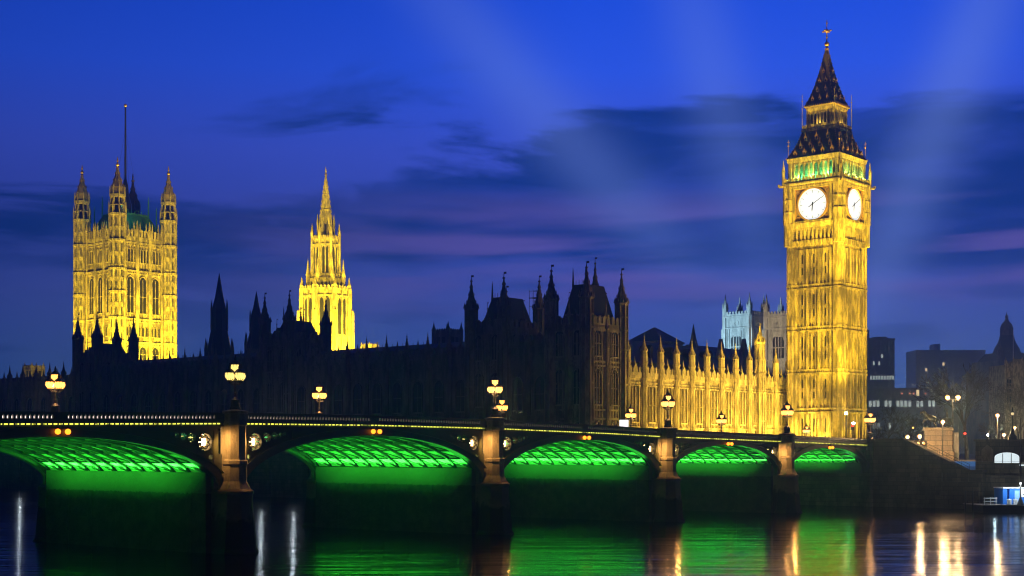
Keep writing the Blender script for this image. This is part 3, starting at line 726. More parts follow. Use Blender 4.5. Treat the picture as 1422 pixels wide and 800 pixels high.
# ------------------------------------------------------------------ palace ranges and pavilions
def front_range(name, label, loc, rz, L, depth, ztop, bays, rows, pin, st, roof=True, group=None, ridge=3.5):
    """range with its facade along +x, outside towards -y; rows = (foot, height, width) of the windows, pin = top of the tall pinnacles"""
    o = thing(name, (loc.x, loc.y, GZ), rz, label, 'palace wing', group); G = -GZ; zt = ztop
    m = MB(); m.box(0, L, 0, depth, G + 8, G + zt); st_w = L / bays
    m.box(0, L, -.35, .05, G + zt - .5, G + zt - .1); m.box(0, L, -.25, .05, G + zt - 2.0, G + zt - 1.75)
    crenels(m, 0, L, -.3, .15, G + zt - .1, G + zt + 1.5, bays * 6)
    for z0, h, w in rows:
        m.box(0, L, -.3, .05, G + z0 - 1.2, G + z0 - .85); m.box(0, L, -.22, .05, G + z0 + h + .35, G + z0 + h + .6)
        for i in range(bays * 10): m.box((i + .3) * L / (bays * 10), (i + .7) * L / (bays * 10), -.16, .05, G + z0 - .86, G + z0 - .26)
    for b in range(bays):
        for i in range(1, 8):
            if i in (2, 3, 4, 5, 6): continue
            u = b * st_w + i * st_w / 8; m.box(u - .09, u + .09, -.22, .05, G + 8, G + zt - .5)
    m.build('wall', st, o)
    wp = {}
    for ri, (z0, h, w) in enumerate(rows):
        for b in range(bays):
            for dx in ((-w * .72, w * .72) if w < 1.6 else (0,)):
                if ri not in wp: wp[ri] = window_mb(w, h, 2, True, h > 4, .14).build('window', [st, M_WINDOW], o); q = wp[ri]
                else: q = wp[ri].copy(); COL.objects.link(q)
                q.location = ((b + .5) * st_w + dx, 0, G + z0)
    pm = None
    for b in range(bays + 1):
        if pm is None:
            mb = MB(); mb.frus(0, -.3, .66, .66, G + 8, G + pin - 3.6)
            for z in [r[0] - 1.0 for r in rows] + [zt - .3, zt - 1.9, (zt + pin) / 2 - 1.5]: mb.frus(0, -.3, .80, .80, G + z - .2, G + z + .2)
            turret_mb(.60, G + zt, G + pin - 3.3, G + pin, (), mb, 0, -.3, True, False); pm = mb.build('pinnacle', st, o); q = pm
        else: q = pm.copy(); COL.objects.link(q)
        q.location = (b * st_w, 0, 0)
    sm = None
    for b in range(bays):
        if sm is None:
            mb = MB(); mb.box(-.5, .5, -.35, .2, G + zt, G + zt + 1.5); mb.prism([(-.6, G + zt + 1.5), (.6, G + zt + 1.5), (0, G + zt + 2.3)], -.36, .21); mb.stack(0, -.08, [(.2, G + zt + 1.8), (.22, G + zt + 2.5), (.02, G + zt + 3.6)], 6)
            sm = mb.build('gablet', st, o); q = sm
        else: q = sm.copy(); COL.objects.link(q)
        q.location = ((b + .5) * st_w, 0, 0)
    if roof:
        m = MB(); d0, d1 = 1.2, depth - .2
        m.add([(.2, d0, G + zt - .1), (L - .2, d0, G + zt - .1), (L - .2, d1, G + zt - .1), (.2, d1, G + zt - .1), (.2, (d0 + d1) / 2, G + zt + ridge), (L - .2, (d0 + d1) / 2, G + zt + ridge)],
              [(0, 1, 5, 4), (2, 3, 4, 5), (0, 4, 3), (1, 2, 5), (0, 3, 2, 1)])
        for i in range(int(L / 1.5)): m.box(.6 + i * 1.5, .68 + i * 1.5, (d0 + d1) / 2 - .03, (d0 + d1) / 2 + .03, G + zt + ridge - .1, G + zt + ridge + .55)
        ro = m.build('roof', M_SLATE, o)
    return o
RIVROWS = ((10.2, 4.6, 2.3), (17.4, 6.2, 2.3))
def river(v_hi): return PL(0, v_hi)

front_range('palace_wing', 'golden floodlit gothic wing with a row of pinnacles beside the clock tower', PL(11.5, 0.4), ROT_PAL, 60.5, 11, 23.9, 11,
            ((9.0, 3.2, .95), (15.2, 6.9, .85)), 31.9, M_STONE, True, None, 2.6)
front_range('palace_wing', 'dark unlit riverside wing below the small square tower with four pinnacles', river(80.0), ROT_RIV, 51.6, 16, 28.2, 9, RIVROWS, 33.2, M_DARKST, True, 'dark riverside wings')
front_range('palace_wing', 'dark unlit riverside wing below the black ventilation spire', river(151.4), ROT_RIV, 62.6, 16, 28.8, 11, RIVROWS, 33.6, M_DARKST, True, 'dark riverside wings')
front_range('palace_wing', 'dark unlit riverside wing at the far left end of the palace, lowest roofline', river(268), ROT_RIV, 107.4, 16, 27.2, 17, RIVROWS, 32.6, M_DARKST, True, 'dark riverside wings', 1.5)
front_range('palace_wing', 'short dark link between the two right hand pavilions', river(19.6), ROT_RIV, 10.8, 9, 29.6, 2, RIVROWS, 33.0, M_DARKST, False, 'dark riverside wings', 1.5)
# octagonal stair turret among the lit pinnacles
t_ = thing('stair_turret', (*PL(59.3, -.2), GZ), ROT_PAL, 'taller golden stair turret among the pinnacles of the lit wing', 'turret')
turret_mb(.98, 0, 24.6, 28.7, (8, 14, 17.4, 21), None).build('turret_shaft', M_STONE, t_)
q = MB(); q.frus(0, 0, 1.35, 1.1, 17.2, 18.2); q.build('ledge', M_STONE, t_)

def pavilion(label, v0, v1, depth, zt, fronts, rears, roofs, rows, ft=43.9, side_bays=2, st=M_DARKST, sides=()):
    """square-ended pavilion of the river front between v0 and v1; fronts = positions (v) of turrets along the front"""
    o = thing('palace_pavilion', (*PL(0, v1), GZ), ROT_RIV, label, 'palace pavilion', 'turreted pavilions of the river front'); G = -GZ; L = v1 - v0
    m = MB(); m.box(0, L, -.6, depth, G + 8, G + zt)
    for z0, h, w in rows:
        for z in (z0 - 1.2, z0 + h + .4): m.box(-.3, L + .3, -.95, depth + .3, G + z, G + z + .35)
    m.box(-.35, L + .35, -1.0, depth + .35, G + zt - .5, G + zt)
    n = max(4, int(L * .8)); crenels(m, 0, L, -.9, -.5, G + zt, G + zt + 2.0, n)
    m.M = Matrix.Translation((L, 0, 0)) @ Matrix.Rotation(math.pi / 2, 4, 'Z'); crenels(m, -.6, depth, -.3, .1, G + zt, G + zt + 2.0, max(4, int(depth * .8)))
    for i in range(int(depth * 1.2)):
        u = .2 + i / 1.2; m.box(u - .09, u + .09, -.2, .05, G + 8, G + zt - 1)
    m.M = Matrix.Translation((0, depth, 0)) @ Matrix.Rotation(-math.pi / 2, 4, 'Z'); crenels(m, 0, depth + .6, -.3, .1, G + zt, G + zt + 2.0, max(4, int(depth * .8)))
    m.M = Matrix.Identity(4)
    for i in range(int(L * 1.2)):
        u = .3 + i / 1.2; m.box(u - .09, u + .09, -.8, -.5, G + 8, G + zt - 1)
    m.build('wall', st, o)
    wp = {}
    nb = max(2, round(L / 5))
    for ri, (z0, h, w) in enumerate(rows):
        for side in (0, 1):
            cnt = nb if side == 0 else side_bays
            for b in range(cnt):
                if ri not in wp: wp[ri] = window_mb(w, h, 3, True, True, .18).build('window', [st, M_WINDOW], o); q = wp[ri]
                else: q = wp[ri].copy(); COL.objects.link(q)
                if side == 0: q.location = ((b + .5) * L / cnt, -.6, G + z0)
                else: q.location = (L, -.3 + (b + .5) * depth / cnt, G + z0); q.rotation_euler = (0, 0, math.pi / 2)
    tp = None
    for (x, y, zz, s) in [(v1 - v, -.6, ft, 1) for v in fronts] + list(rears):
        mb = turret_mb(1.22 * s, G + 8, G + zz - 6.6, G + zz, [G + q_ for q_ in (15, 22, 28.4, zt, zt + 2.4)])
        q = mb.build('turret', st, o); q.location = (x, y, 0)
    for (x0, x1, y0, y1, zr, hip) in roofs:
        m = MB(); z0 = G + zt + .3; xm0, xm1 = x0 + hip, x1 - hip; ym0, ym1 = y0 + hip * .8, y1 - hip * .8
        m.add([(x0, y0, z0), (x1, y0, z0), (x1, y1, z0), (x0, y1, z0), (xm0, ym0, G + zr), (xm1, ym0, G + zr), (xm1, ym1, G + zr), (xm0, ym1, G + zr)],
              [(0, 3, 2, 1), (4, 5, 6, 7), (0, 1, 5, 4), (1, 2, 6, 5), (2, 3, 7, 6), (3, 0, 4, 7)])
        for i in range(int((xm1 - xm0) / .7) + 1):
            m.box(xm0 + i * .7 - .04, xm0 + i * .7 + .04, ym0 - .03, ym0 + .03, G + zr - .1, G + zr + .8)
        for xx in (xm0, xm1): m.stack(xx, ym0, [(.25, G + zr - .5), (.1, G + zr + 2.4), (.02, G + zr + 3.2)], 5)
        for i in range(3):
            u = x0 + (i + 1) * (x1 - x0) / 4; m.box(u - .5, u + .5, y0 + .1, y0 + 2.2, z0, z0 + 1.8); m.prism([(u - .65, z0 + 1.8), (u + .65, z0 + 1.8), (u, z0 + 3.2)], y0 + .05, y0 + 2.4)
        m.build('roof', M_SLATE, o)
    return o
PROWS = ((10.2, 4.8, 2.0), (18.2, 6.4, 2.1), (27.0, 4.8, 2.0))
M_PAVST = stone('weathered_limestone', (.36, .31, .20), .6, scale=.35)
pavilion('corner pavilion with dark river side and dim golden end wall, right of its twin', .2, 8.6, 10.2, 32.0, (.4, 8.5), ((8.3, 10.0, 43.6, .95), (0, 10.0, 43.0, .95), (8.3, 5.0, 38.6, .55), (4.2, -.6, 38.6, .55), (4.6, 6.8, 45.6, .72)),
         ((.9, 7.6, .9, 9.6, 40.2, 1.9),), PROWS, 43.9, 2, M_PAVST)
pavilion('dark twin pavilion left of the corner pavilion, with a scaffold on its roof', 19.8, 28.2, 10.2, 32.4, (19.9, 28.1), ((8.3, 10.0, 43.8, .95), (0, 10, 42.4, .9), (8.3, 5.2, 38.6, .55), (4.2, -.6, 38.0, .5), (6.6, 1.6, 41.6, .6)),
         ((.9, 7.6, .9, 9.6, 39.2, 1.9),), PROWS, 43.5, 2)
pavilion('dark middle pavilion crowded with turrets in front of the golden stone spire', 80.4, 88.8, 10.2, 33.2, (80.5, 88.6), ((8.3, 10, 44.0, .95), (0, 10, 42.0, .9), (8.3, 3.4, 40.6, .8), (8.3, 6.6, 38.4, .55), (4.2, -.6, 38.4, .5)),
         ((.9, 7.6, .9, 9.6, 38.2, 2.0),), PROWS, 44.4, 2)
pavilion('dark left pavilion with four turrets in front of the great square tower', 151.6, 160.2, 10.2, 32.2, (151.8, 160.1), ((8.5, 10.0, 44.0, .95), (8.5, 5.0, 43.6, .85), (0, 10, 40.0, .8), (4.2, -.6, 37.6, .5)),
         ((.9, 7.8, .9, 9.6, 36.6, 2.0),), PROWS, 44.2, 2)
# scaffold on the twin pavilion roof
x, y = at(735, 284); sc_ = thing('roof_scaffold', (x, y, 37), ROT_RIV, 'small open scaffold frame on the dark pavilion roof', 'scaffold')
m = MB()
for i in range(3):
    for j in range(2): m.tube((i * 1.0, j * 1.2, -4), (i * 1.0, j * 1.2, 4.4), .05)
for z in (1.2, 2.8, 4.2): m.tube((0, 0, z), (2, 0, z), .04); m.tube((0, 1.2, z), (2, 1.2, z), .04)
m.build('poles', M_IRON, sc_)
m = MB(); m.box(-.1, 2.1, -.1, 1.3, 2.85, 2.92); m.build('platform', M_BARK, sc_)

def vent_spire(px, D, ztip, zsh, w, label):
    x, y = at(px, D); G = -GZ; o = thing('ventilation_spire', (x, y, GZ), ROT_PAL, label, 'spire')
    m = MB(); m.frus(0, 0, w * 1.0, w * .98, G + 8, G + zsh)
    for i in range(8):
        a = math.pi / 8 + i * math.pi / 4; m.stack(w * math.cos(a), w * math.sin(a), [(.35, G + 8), (.35, G + zsh + 1), (.42, G + zsh + 1.2), (.02, G + zsh + 4.5)], 6)
    m.frus(0, 0, w * 1.1, w * 1.1, G + zsh - .6, G + zsh); m.build('lantern_stage', M_DARKST, o)
    h = ztip - zsh
    m = MB(); m.stack(0, 0, [(w * .95, G + zsh), (w * .72, G + zsh + h * .22), (w * .56, G + zsh + h * .34), (w * .54, G + zsh + h * .55), (w * .3, G + zsh + h * .72), (w * .12, G + zsh + h * .9), (.04, G + ztip)])
    for i in range(8):
        a = math.pi / 8 + i * math.pi / 4
        m.stack(w * .6 * math.cos(a), w * .6 * math.sin(a), [(.22, G + zsh + h * .3), (.2, G + zsh + h * .56), (.02, G + zsh + h * .68)], 5)
    m.build('spire', M_SLATE, o)
vent_spire(304.5, 375, 56.0, 34.5, 3.6, 'black pointed ventilation spire standing alone left of the stone spire')
vent_spire(356, 380, 51.8, 36.5, 2.9, 'dark octagonal roof lantern just right of the black ventilation spire')
def small_tower(px, D, w, ztop, ztip, label, st, name='distant_tower', win=True):
    x, y = at(px, D); G = -GZ; o = thing(name, (x, y, GZ), ROT_PAL, label, 'tower')
    m = MB(); m.sq(0, 0, w / 2, w / 2, G + 8, G + ztop)
    for k in range(4):
        m.M = Matrix.Rotation(k * math.pi / 2, 4, 'Z'); crenels(m, -w / 2, w / 2, -w / 2 - .1, -w / 2 + .2, G + ztop, G + ztop + w * .12, 6)
        m.k = 1; m.box(-w * .28, -w * .06, -w / 2 - .05, -w / 2 + .1, G + ztop - w * .9, G + ztop - w * .25); m.box(w * .06, w * .28, -w / 2 - .05, -w / 2 + .1, G + ztop - w * .9, G + ztop - w * .25); m.k = 0
        for z in (.15, 1.05): m.box(-w / 2, w / 2, -w / 2 - .2, -w / 2 + .1, G + ztop - w * z - .2, G + ztop - w * z + .1)
        m.stack(-w / 2, -w / 2, [(w * .12, G + 8), (w * .12, G + ztop + w * .1), (w * .14, G + ztop + w * .12), (w * .06, G + (ztop + ztip) / 2), (.02, G + ztip)], 8)
    m.build('tower_body', [st, M_DARK], o); return x, y
small_tower(621.5, 372, 5.0, hz(462, 372), hz(447, 372), 'small dark square tower with four pinnacles above the riverside roofs', M_DARKST)
T1 = small_tower(513, 440, 3.4, hz(481, 440), hz(475, 440), 'tiny golden lit turret just right of the stone spire', M_STONE, 'roof_turret')
T2 = small_tower(47.5, 470, 4.2, hz(511, 470), hz(503, 470), 'small golden lit turret above the roofs at far left', M_STONE, 'roof_turret')
# dark hall roof behind the lit wing, hip-roofed block, slim dark spirelet
o = thing('great_hall', (*PL(14, 20), GZ), ROT_PAL, 'long dark slate hall roof behind the golden pinnacles', 'hall'); G = -GZ
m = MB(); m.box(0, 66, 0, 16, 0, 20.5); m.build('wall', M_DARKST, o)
m = MB(); m.add([(-.3, -.4, 20.5), (66.3, -.4, 20.5), (66.3, 16.4, 20.5), (-.3, 16.4, 20.5), (-.3, 8, 26.0), (66.3, 8, 26.0)], [(0, 1, 5, 4), (2, 3, 4, 5), (0, 4, 3), (1, 2, 5), (0, 3, 2, 1)])
for i in range(8): m.box(4 + i * 8, 5.2 + i * 8, 1.5, 4, 21.5, 23.6); m.prism([(3.8 + i * 8, 23.6), (5.4 + i * 8, 23.6), (4.6 + i * 8, 24.6)], 1.4, 4.4)
m.build('roof', M_SLATE, o)
x, y = at(909, 440); o = thing('hip_roofed_building', (x, y, GZ), ROT_PAL, 'grey block with a low pyramid roof behind the lit wing', 'building')
m = MB(); zt = hz(478, 440) - GZ; m.sq(0, 0, 6.2, 6.2, 0, zt); m.sq(0, 0, 6.6, 6.6, zt, zt + .5)
for k in range(4):
    m.M = Matrix.Rotation(k * math.pi / 2, 4, 'Z')
    m.k = 1
    for i in range(5): m.box(-4.6 + i * 2, -3.6 + i * 2, -6.24, -6.1, zt - 5, zt - 1.2)
    m.k = 0
m.M = Matrix.Identity(4)
m.box(-14, -6, -5, 5, 0, zt - 2); m.box(6, 14, -5, 5, 0, zt - 1.5); m.build('wall', [M_ABBEY, M_DARK], o)
m = MB(); m.sq(0, 0, 6.5, .3, zt + .5, hz(455, 440) - GZ); m.build('roof', M_SLATE, o)
x, y = at(963, 420); o = thing('roof_spirelet', (x, y, GZ), ROT_PAL, 'slim dark spirelet behind the middle of the lit wing', 'spire')
m = MB(); m.stack(0, 0, [(1.4, 0), (1.4, hz(487, 420) - GZ), (1.7, hz(486, 420) - GZ), (.9, hz(472, 420) - GZ), (.05, hz(450, 420) - GZ)]); m.build('spire', M_SLATE, o)
x, y = at(1010, 470); o = thing('church_roof', (x, y, GZ), ROT_PAL, 'low dark church roof with pointed gables before the pale twin towers', 'church')
m = MB(); m.box(-24, 10, -6, 6, 0, hz(500, 470) - GZ); m.build('wall', M_DARKST, o)
m = MB(); z0 = hz(500, 470) - GZ; z1 = hz(484, 470) - GZ
m.add([(-24, -6.3, z0), (10, -6.3, z0), (10, 6.3, z0), (-24, 6.3, z0), (-24, 0, z1), (10, 0, z1)], [(0, 1, 5, 4), (2, 3, 4, 5), (0, 4, 3), (1, 2, 5), (0, 3, 2, 1)]); m.build('roof', M_SLATE, o)
for gx, gw, gt in ((-15, 2.2, 476), (-8, 1.6, 490), (-1, 2.4, 472), (5, 2.2, 480)):
    m = MB(); m.prism([(gx - gw, z0 - 6), (gx + gw, z0 - 6), (gx + gw, z0), (gx, hz(gt, 470) - GZ), (gx - gw, z0)], -7.5, -6.2); m.build('gable', M_ABBEY, o)

# abbey towers
def abbey_tower(px, D, label):
    x, y = at(px, D); o = thing('abbey_tower', (x, y, GZ), ROT_PAL, label, 'church tower', 'twin church towers'); H = 6.0
    zt = hz(440, D) - GZ; zp = hz(409, D) - GZ
    m = MB(); m.sq(0, 0, H, H, 0, zt)
    for k in range(4):
        m.M = Matrix.Rotation(k * math.pi / 2, 4, 'Z'); m.k = 0
        for u in (-H + .7, H - .7): m.box(u - .8, u + .8, -H - .9, -H + .1, 0, zt - 5); m.box(u - .6, u + .6, -H - .5, -H + .1, zt - 5.1, zt)
        for z in (zt - .6, zt - 5, zt - 17, zt - 19): m.box(-H, H, -H - .55, -H + .1, z, z + .5)
        m.k = 1; m.box(-2.4, 2.4, -H - .04, -H + .1, zt - 16, zt - 8); m.k = 0
        m.arch(-2.4, 2.4, zt - 9.6, zt - 7.2, -H - .3, -H + .1, zt - 6)
        for u in (-1.2, 0, 1.2): m.box(u - .16, u + .16, -H - .2, -H + .1, zt - 16, zt - 8)
        m.box(-2.4, 2.4, -H - .2, -H + .1, zt - 12.2, zt - 11.8)
        for u in (-4.2, -3.2, 3.2, 4.2): m.box(u - .14, u + .14, -H - .25, -H + .1, zt - 16.5, zt - 5)
        m.ring(0, zt - 3, .7, 1.1, -H - .25, -H + .1, 16)
        crenels(m, -H, H, -H - .3, -H + .1, zt, zt + 1.5, 9)
    m.build('tower_body', [M_ABBEY, M_DARK], o)
    p = None
    for sx in (-1, 1):
        for sy in (-1, 1):
            m = MB(); m.sq(0, 0, .8, .8, zt - 6, zt + 3); m.sq(0, 0, 1.0, 1.0, zt + 2.8, zt + 3.2)
            for a in range(4): m.stack(.95 * math.cos(a * math.pi / 2 + .785), .95 * math.sin(a * math.pi / 2 + .785) , [(.25, zt + 3), (.25, zt + 4.4), (.02, zt + 5.6)], 4)
            m.stack(0, 0, [(.95, zt + 3.2), (.42, zt + 3.2 + (zp - zt - 3.2) * .5), (.04, zp)], 4); q = m.build('pinnacle', M_ABBEY, o); q.location = (H * .9 * sx, H * .9 * sy, 0)
    return x, y, zt
AB1 = abbey_tower(1034, 560, 'pale bluish floodlit square church tower between the lit wing and the clock tower')
AB2 = abbey_tower(1092, 545, 'dim brownish square church tower half hidden by the clock tower')

# ------------------------------------------------------------------ floodlights
YEL = (1.0, .71, .03); BENC = (1.0, .645, .022); WINGC = (1.0, .64, .07)
def flood(xl, yl, z, tgt, power, ang=60, col=YEL, frame=PL, size=.6):
    p = frame(xl, yl); o = lamp('SPOT', 'floodlight', (p.x, p.y, z), power, col, None, tgt, spot_size=R_(ang), spot_blend=.6, shadow_soft_size=size)
    return o
def W3(xl, yl, z): p = PL(xl, yl); return (p.x, p.y, z)
# clock tower: centre of its plan is about (74, -8) in palace axes
flood(46, -30, 14, W3(68, -8, 42), 105000, 56, BENC); flood(46, -30, 14, W3(68, -8, 84), 520000, 38, BENC)
flood(46, 4, 29.5, W3(68, -8, 54), 34000, 84, BENC)
flood(54, -36, 14, W3(74, -14, 44), 105000, 60, BENC); flood(86, -34, 10, W3(74, -14, 44), 34000, 60, BENC); flood(77, -38, 10, W3(74, -14, 84), 540000, 38, BENC)
for dy in (-4, 4): flood(60.5, -8 + dy, 8.6, W3(68.4, -8 + dy * .6, 24), 7000, 90, BENC)
for dx in (-4, 4): flood(74 + dx, -21, 8.6, W3(74 + dx * .6, -14.4, 24), 10500, 90, BENC)
# lit wing
for i in range(10): flood(18 + i * 5.2, -13, 8.8, W3(18 + i * 5.2, 0, 20), 8500 + 1500 * i, 120, WINGC)
for i in range(5): flood(22 + i * 11, -34, 14, W3(20 + i * 11, 0, 28), 15000 + 4000 * i, 46, WINGC)
flood(24, -30, 9, W3(12, 2, 24), 2200, 60, WINGC)
# great square tower; its plan centre
VC = Vector((-125.8, 468.7))
def VL(a, b): return VC + B2 * a + R2 * b
def V3(a, b, z): p = VL(a, b); return (p.x, p.y, z)
for dy in (-7, 7): flood(-38, dy, 26, V3(-9, dy * .5, 60), 140000, 90, YEL, VL)
for dx in (-7, 7): flood(dx, -38, 26, V3(dx * .5, -9, 62), 200000, 90, YEL, VL)
flood(-30, -30, 28, V3(-9, -9, 72), 170000, 90, YEL, VL)
for dx in (-6, 0, 6): flood(dx, -14, 30, V3(dx * .6, -9, 52), 9000, 100, YEL, VL)
lamp('POINT', 'roof_light', V3(-8, -8, 85), 900, (.2, 1, .6), None, shadow_soft_size=.3)
# stone spire
for a in (200, 245, 290, 335):
    p = Vector((CSX, CSY)) + Vector((math.cos(R_(a)), math.sin(R_(a)))) * 24
    lamp('SPOT', 'floodlight', (p.x, p.y, 33), 150000, YEL, None, (CSX, CSY, 60), spot_size=R_(110), spot_blend=.6, shadow_soft_size=.5)
for a in (225, 270, 315):
    p = Vector((CSX, CSY)) + Vector((math.cos(R_(a)), math.sin(R_(a)))) * 52
    lamp('SPOT', 'floodlight', (p.x, p.y, 36), 210000, YEL, None, (CSX, CSY, 84), spot_size=R_(44), spot_blend=.6, shadow_soft_size=.5)
for a in (230, 270, 310):
    p = Vector((CSX, CSY)) + Vector((math.cos(R_(a)), math.sin(R_(a)))) * 11.5
    lamp('SPOT', 'floodlight', (p.x, p.y, 30), 48000, YEL, None, (CSX, CSY, 46), spot_size=R_(120), spot_blend=.6, shadow_soft_size=.5)
for (x, y), h in ((T1, 34), (T2, 28)): lamp('SPOT', 'floodlight', (x + 2, y - 14, h - 8), 9000, YEL, None, (x, y, h + 4), spot_size=R_(60), spot_blend=.5, shadow_soft_size=.4)
lamp('SPOT', 'floodlight', (AB1[0] - 46, AB1[1] - 36, 36), 330000, (.46, .80, 1.0), None, (AB1[0], AB1[1], 54), spot_size=R_(34), spot_blend=.5, shadow_soft_size=.6)
lamp('SPOT', 'floodlight', (AB2[0] - 36, AB2[1] - 50, 40), 130000, (1.0, .76, .42), None, (AB2[0], AB2[1], 54), spot_size=R_(30), spot_blend=.5, shadow_soft_size=.6)

# ------------------------------------------------------------------ bridge
def plate(mb, outline, holes, y0, y1):
    """flat plate in x,z with round holes cut out of it"""
    cu = bpy.data.curves.new('plate', 'CURVE'); cu.dimensions = '2D'; cu.fill_mode = 'BOTH'; cu.extrude = (y1 - y0) / 2
    for pts in [outline] + [[(x + r * math.cos(k * math.pi / 9), z + r * math.sin(k * math.pi / 9)) for k in range(18)] for x, z, r in holes]:
        sp = cu.splines.new('POLY'); sp.points.add(len(pts) - 1); sp.use_cyclic_u = True
        for p, (x, z) in zip(sp.points, pts): p.co = (x, z, 0, 1)
    ob = bpy.data.objects.new('plate', cu); COL.objects.link(ob)
    me = bpy.data.meshes.new_from_object(ob.evaluated_get(bpy.context.evaluated_depsgraph_get()))
    mb.add([(v.co.x, v.co.z + (y0 + y1) / 2, v.co.y) for v in me.vertices], [tuple(p.vertices) for p in me.polygons])
    bpy.data.objects.remove(ob); bpy.data.curves.remove(cu); bpy.data.meshes.remove(me)
PIERS = [-73.0, -38.0, 0.0, 39.6, 77.6, 112.6]; ABUT = 143.1; EAST = -103.5
BW = 28.0; PH = 1.5
_tab = [(0, 13.6), (20, 13.5), (45, 13.1), (58, 12.78), (93, 12.28), (123, 11.8), (160, 11.5)]
def ptop(s):
    d = abs(s - 19.8)
    for (a, za), (b, zb) in zip(_tab, _tab[1:]):
        if d <= b: return za + (zb - za) * (d - a) / (b - a)
    return 11.5
def bridge():
    o = thing('arch_bridge', (BP.x, BP.y, 0), ROT_BR, 'long dark iron arch bridge over the river with green lit undersides', 'bridge')
    edges = [EAST] + PIERS + [ABUT]
    spans = []
    for i in range(len(edges) - 1):
        a = edges[i] + (PH if i > 0 else 0); b = edges[i + 1] - (PH if i < len(edges) - 2 else 0); spans.append((a, b))
    SPR = 6.05
    for a, b in spans:
        mid = (a + b) / 2; hw = (b - a) / 2; gap = 2.15 - .45 * max(0, min(1, (mid - 20) / 110)); apex = ptop(mid) - gap; rise = apex - SPR
        def ell(x, dw=0.0, dr=0.0):
            u = (x - mid) / (hw + dw); return SPR + (rise + dr) * math.sqrt(max(0, 1 - u * u))
        N = 44
        tt = [math.pi * i / N for i in range(N + 1)]
        # arch rings at both faces
        for y0, y1, nm in ((-.28, .55, 'arch_ring'), (BW - .55, BW + .28, 'arch_ring')):
            m = MB(); 
            for t0, t1 in zip(tt, tt[1:]):
                P = lambda t, k: (mid - (hw - (0 if k == 0 else -.0)) * math.cos(t) , SPR + rise * math.sin(t)) if k == 0 else (mid - min(hw + 1.25, hw) * math.cos(t) * (1 if abs(math.cos(t)) < 1 else 1), 0)
                def Q(t, k):
                    if k == 0: return (mid - hw * math.cos(t), SPR + rise * math.sin(t))
                    x = mid - (hw + 1.2) * math.cos(t); z = SPR + (rise + .72) * math.sin(t)
                    return (max(a + .001, min(b - .001, x)), z)
                m.prism([Q(t0, 0), Q(t1, 0), Q(t1, 1), Q(t0, 1)], y0, y1)
                mo = lambda t, e: (mid - (hw + e) * math.cos(t), SPR + (rise + e * .6) * math.sin(t))
                if t0 > .25 and t1 < math.pi - .25: m.prism([mo(t0, 1.08), mo(t1, 1.08), mo(t1, 1.26), mo(t0, 1.26)], y0 - .1 if y0 < 1 else y0, y1 if y0 < 1 else y1 + .1)
            m.build(nm, M_BRIDGE, o)
        # fascia and spandrels: solid over the crown, open tracery towards the piers
        OPEN = 6.6
        for y0, y1, near in ((-.05, .35, True), (BW - .35, BW + .05, False)):
            m = MB(); xs = [a + OPEN + (b - a - 2 * OPEN) * i / 24 for i in range(25)]
            m.sweep(xs, y0, y1, lambda x: ell(x, 1.2, .5), lambda x: ptop(x) - 1.1)
            for sgn, e in ((1, a), (-1, b)):
                ee = sorted([e, e + sgn * OPEN])
                xs2 = [ee[0] + (ee[1] - ee[0]) * i / 6 for i in range(7)]
                m.sweep(xs2, y0, y1, lambda x: ptop(x) - 1.75, lambda x: ptop(x) - 1.1)
                m.box(min(e, e + sgn * .55), max(e, e + sgn * .55), y0, y1, 6.2, ptop(e) - 1.7)
                cx = .62; holes = []
                for r in (1.0, .55, .42, .30, .2):
                    cx += r; x = e + sgn * cx; zc_ = ptop(x) - 1.80 - r; holes.append((x, zc_, r * .86))
                    m.ring(x, zc_, r * .82, r * .98, y0 - .06, y1 - .04, 18)
                    for q in range(4 if r < 1 else 8):
                        an = (q + .5) * math.pi / (2 if r < 1 else 4); k_ = .30 if r < 1 else .17
                        m.ring(x + r * .55 * math.cos(an), zc_ + r * .55 * math.sin(an), r * (k_ - .07), r * k_, y0 + .06, y1 - .08, 8)
                    cx += r + .03
                holes.append((e + sgn * .88, ptop(e) - 4.25, .24))
                xs3 = [e + sgn * (.5 + i * (OPEN - .5) / 14) for i in range(15)]
                out = [(x, ell(x, 1.2, .5) - .02) for x in xs3] + [(x, ptop(x) - 1.74) for x in xs3[::-1]]
                plate(m, out, holes, y0 + .06, y1 - .1)
            m.build('spandrel', M_BRIDGE, o)
        # inside of the open spandrels
        for sgn, e in ((1, a), (-1, b)):
            m = MB(); x0, x1 = sorted([e + sgn * .02, e + sgn * (OPEN + 1.5)])
            xs = [x0 + (x1 - x0) * i / 6 for i in range(7)]
            m.sweep(xs, 1.9, 2.05, lambda x: min(ell(x, 1.0, .9), ptop(x) - 1.8), lambda x: ptop(x) - 1.2); m.build('spandrel_back', M_BRIDGE_IN, o)
            lamp('POINT', 'spandrel_green', (e + sgn * 4.6, 1.1, ptop(e) - 2.5), 42, (.12, 1, .35), o, shadow_soft_size=.1)
        # soffit, ribs, cross frames
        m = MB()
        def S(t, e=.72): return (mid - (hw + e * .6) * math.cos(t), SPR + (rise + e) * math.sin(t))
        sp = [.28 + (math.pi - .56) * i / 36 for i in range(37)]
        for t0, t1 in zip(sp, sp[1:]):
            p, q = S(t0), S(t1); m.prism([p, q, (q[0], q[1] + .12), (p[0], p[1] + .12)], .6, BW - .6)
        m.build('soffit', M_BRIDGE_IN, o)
        m = MB()
        nr = 12
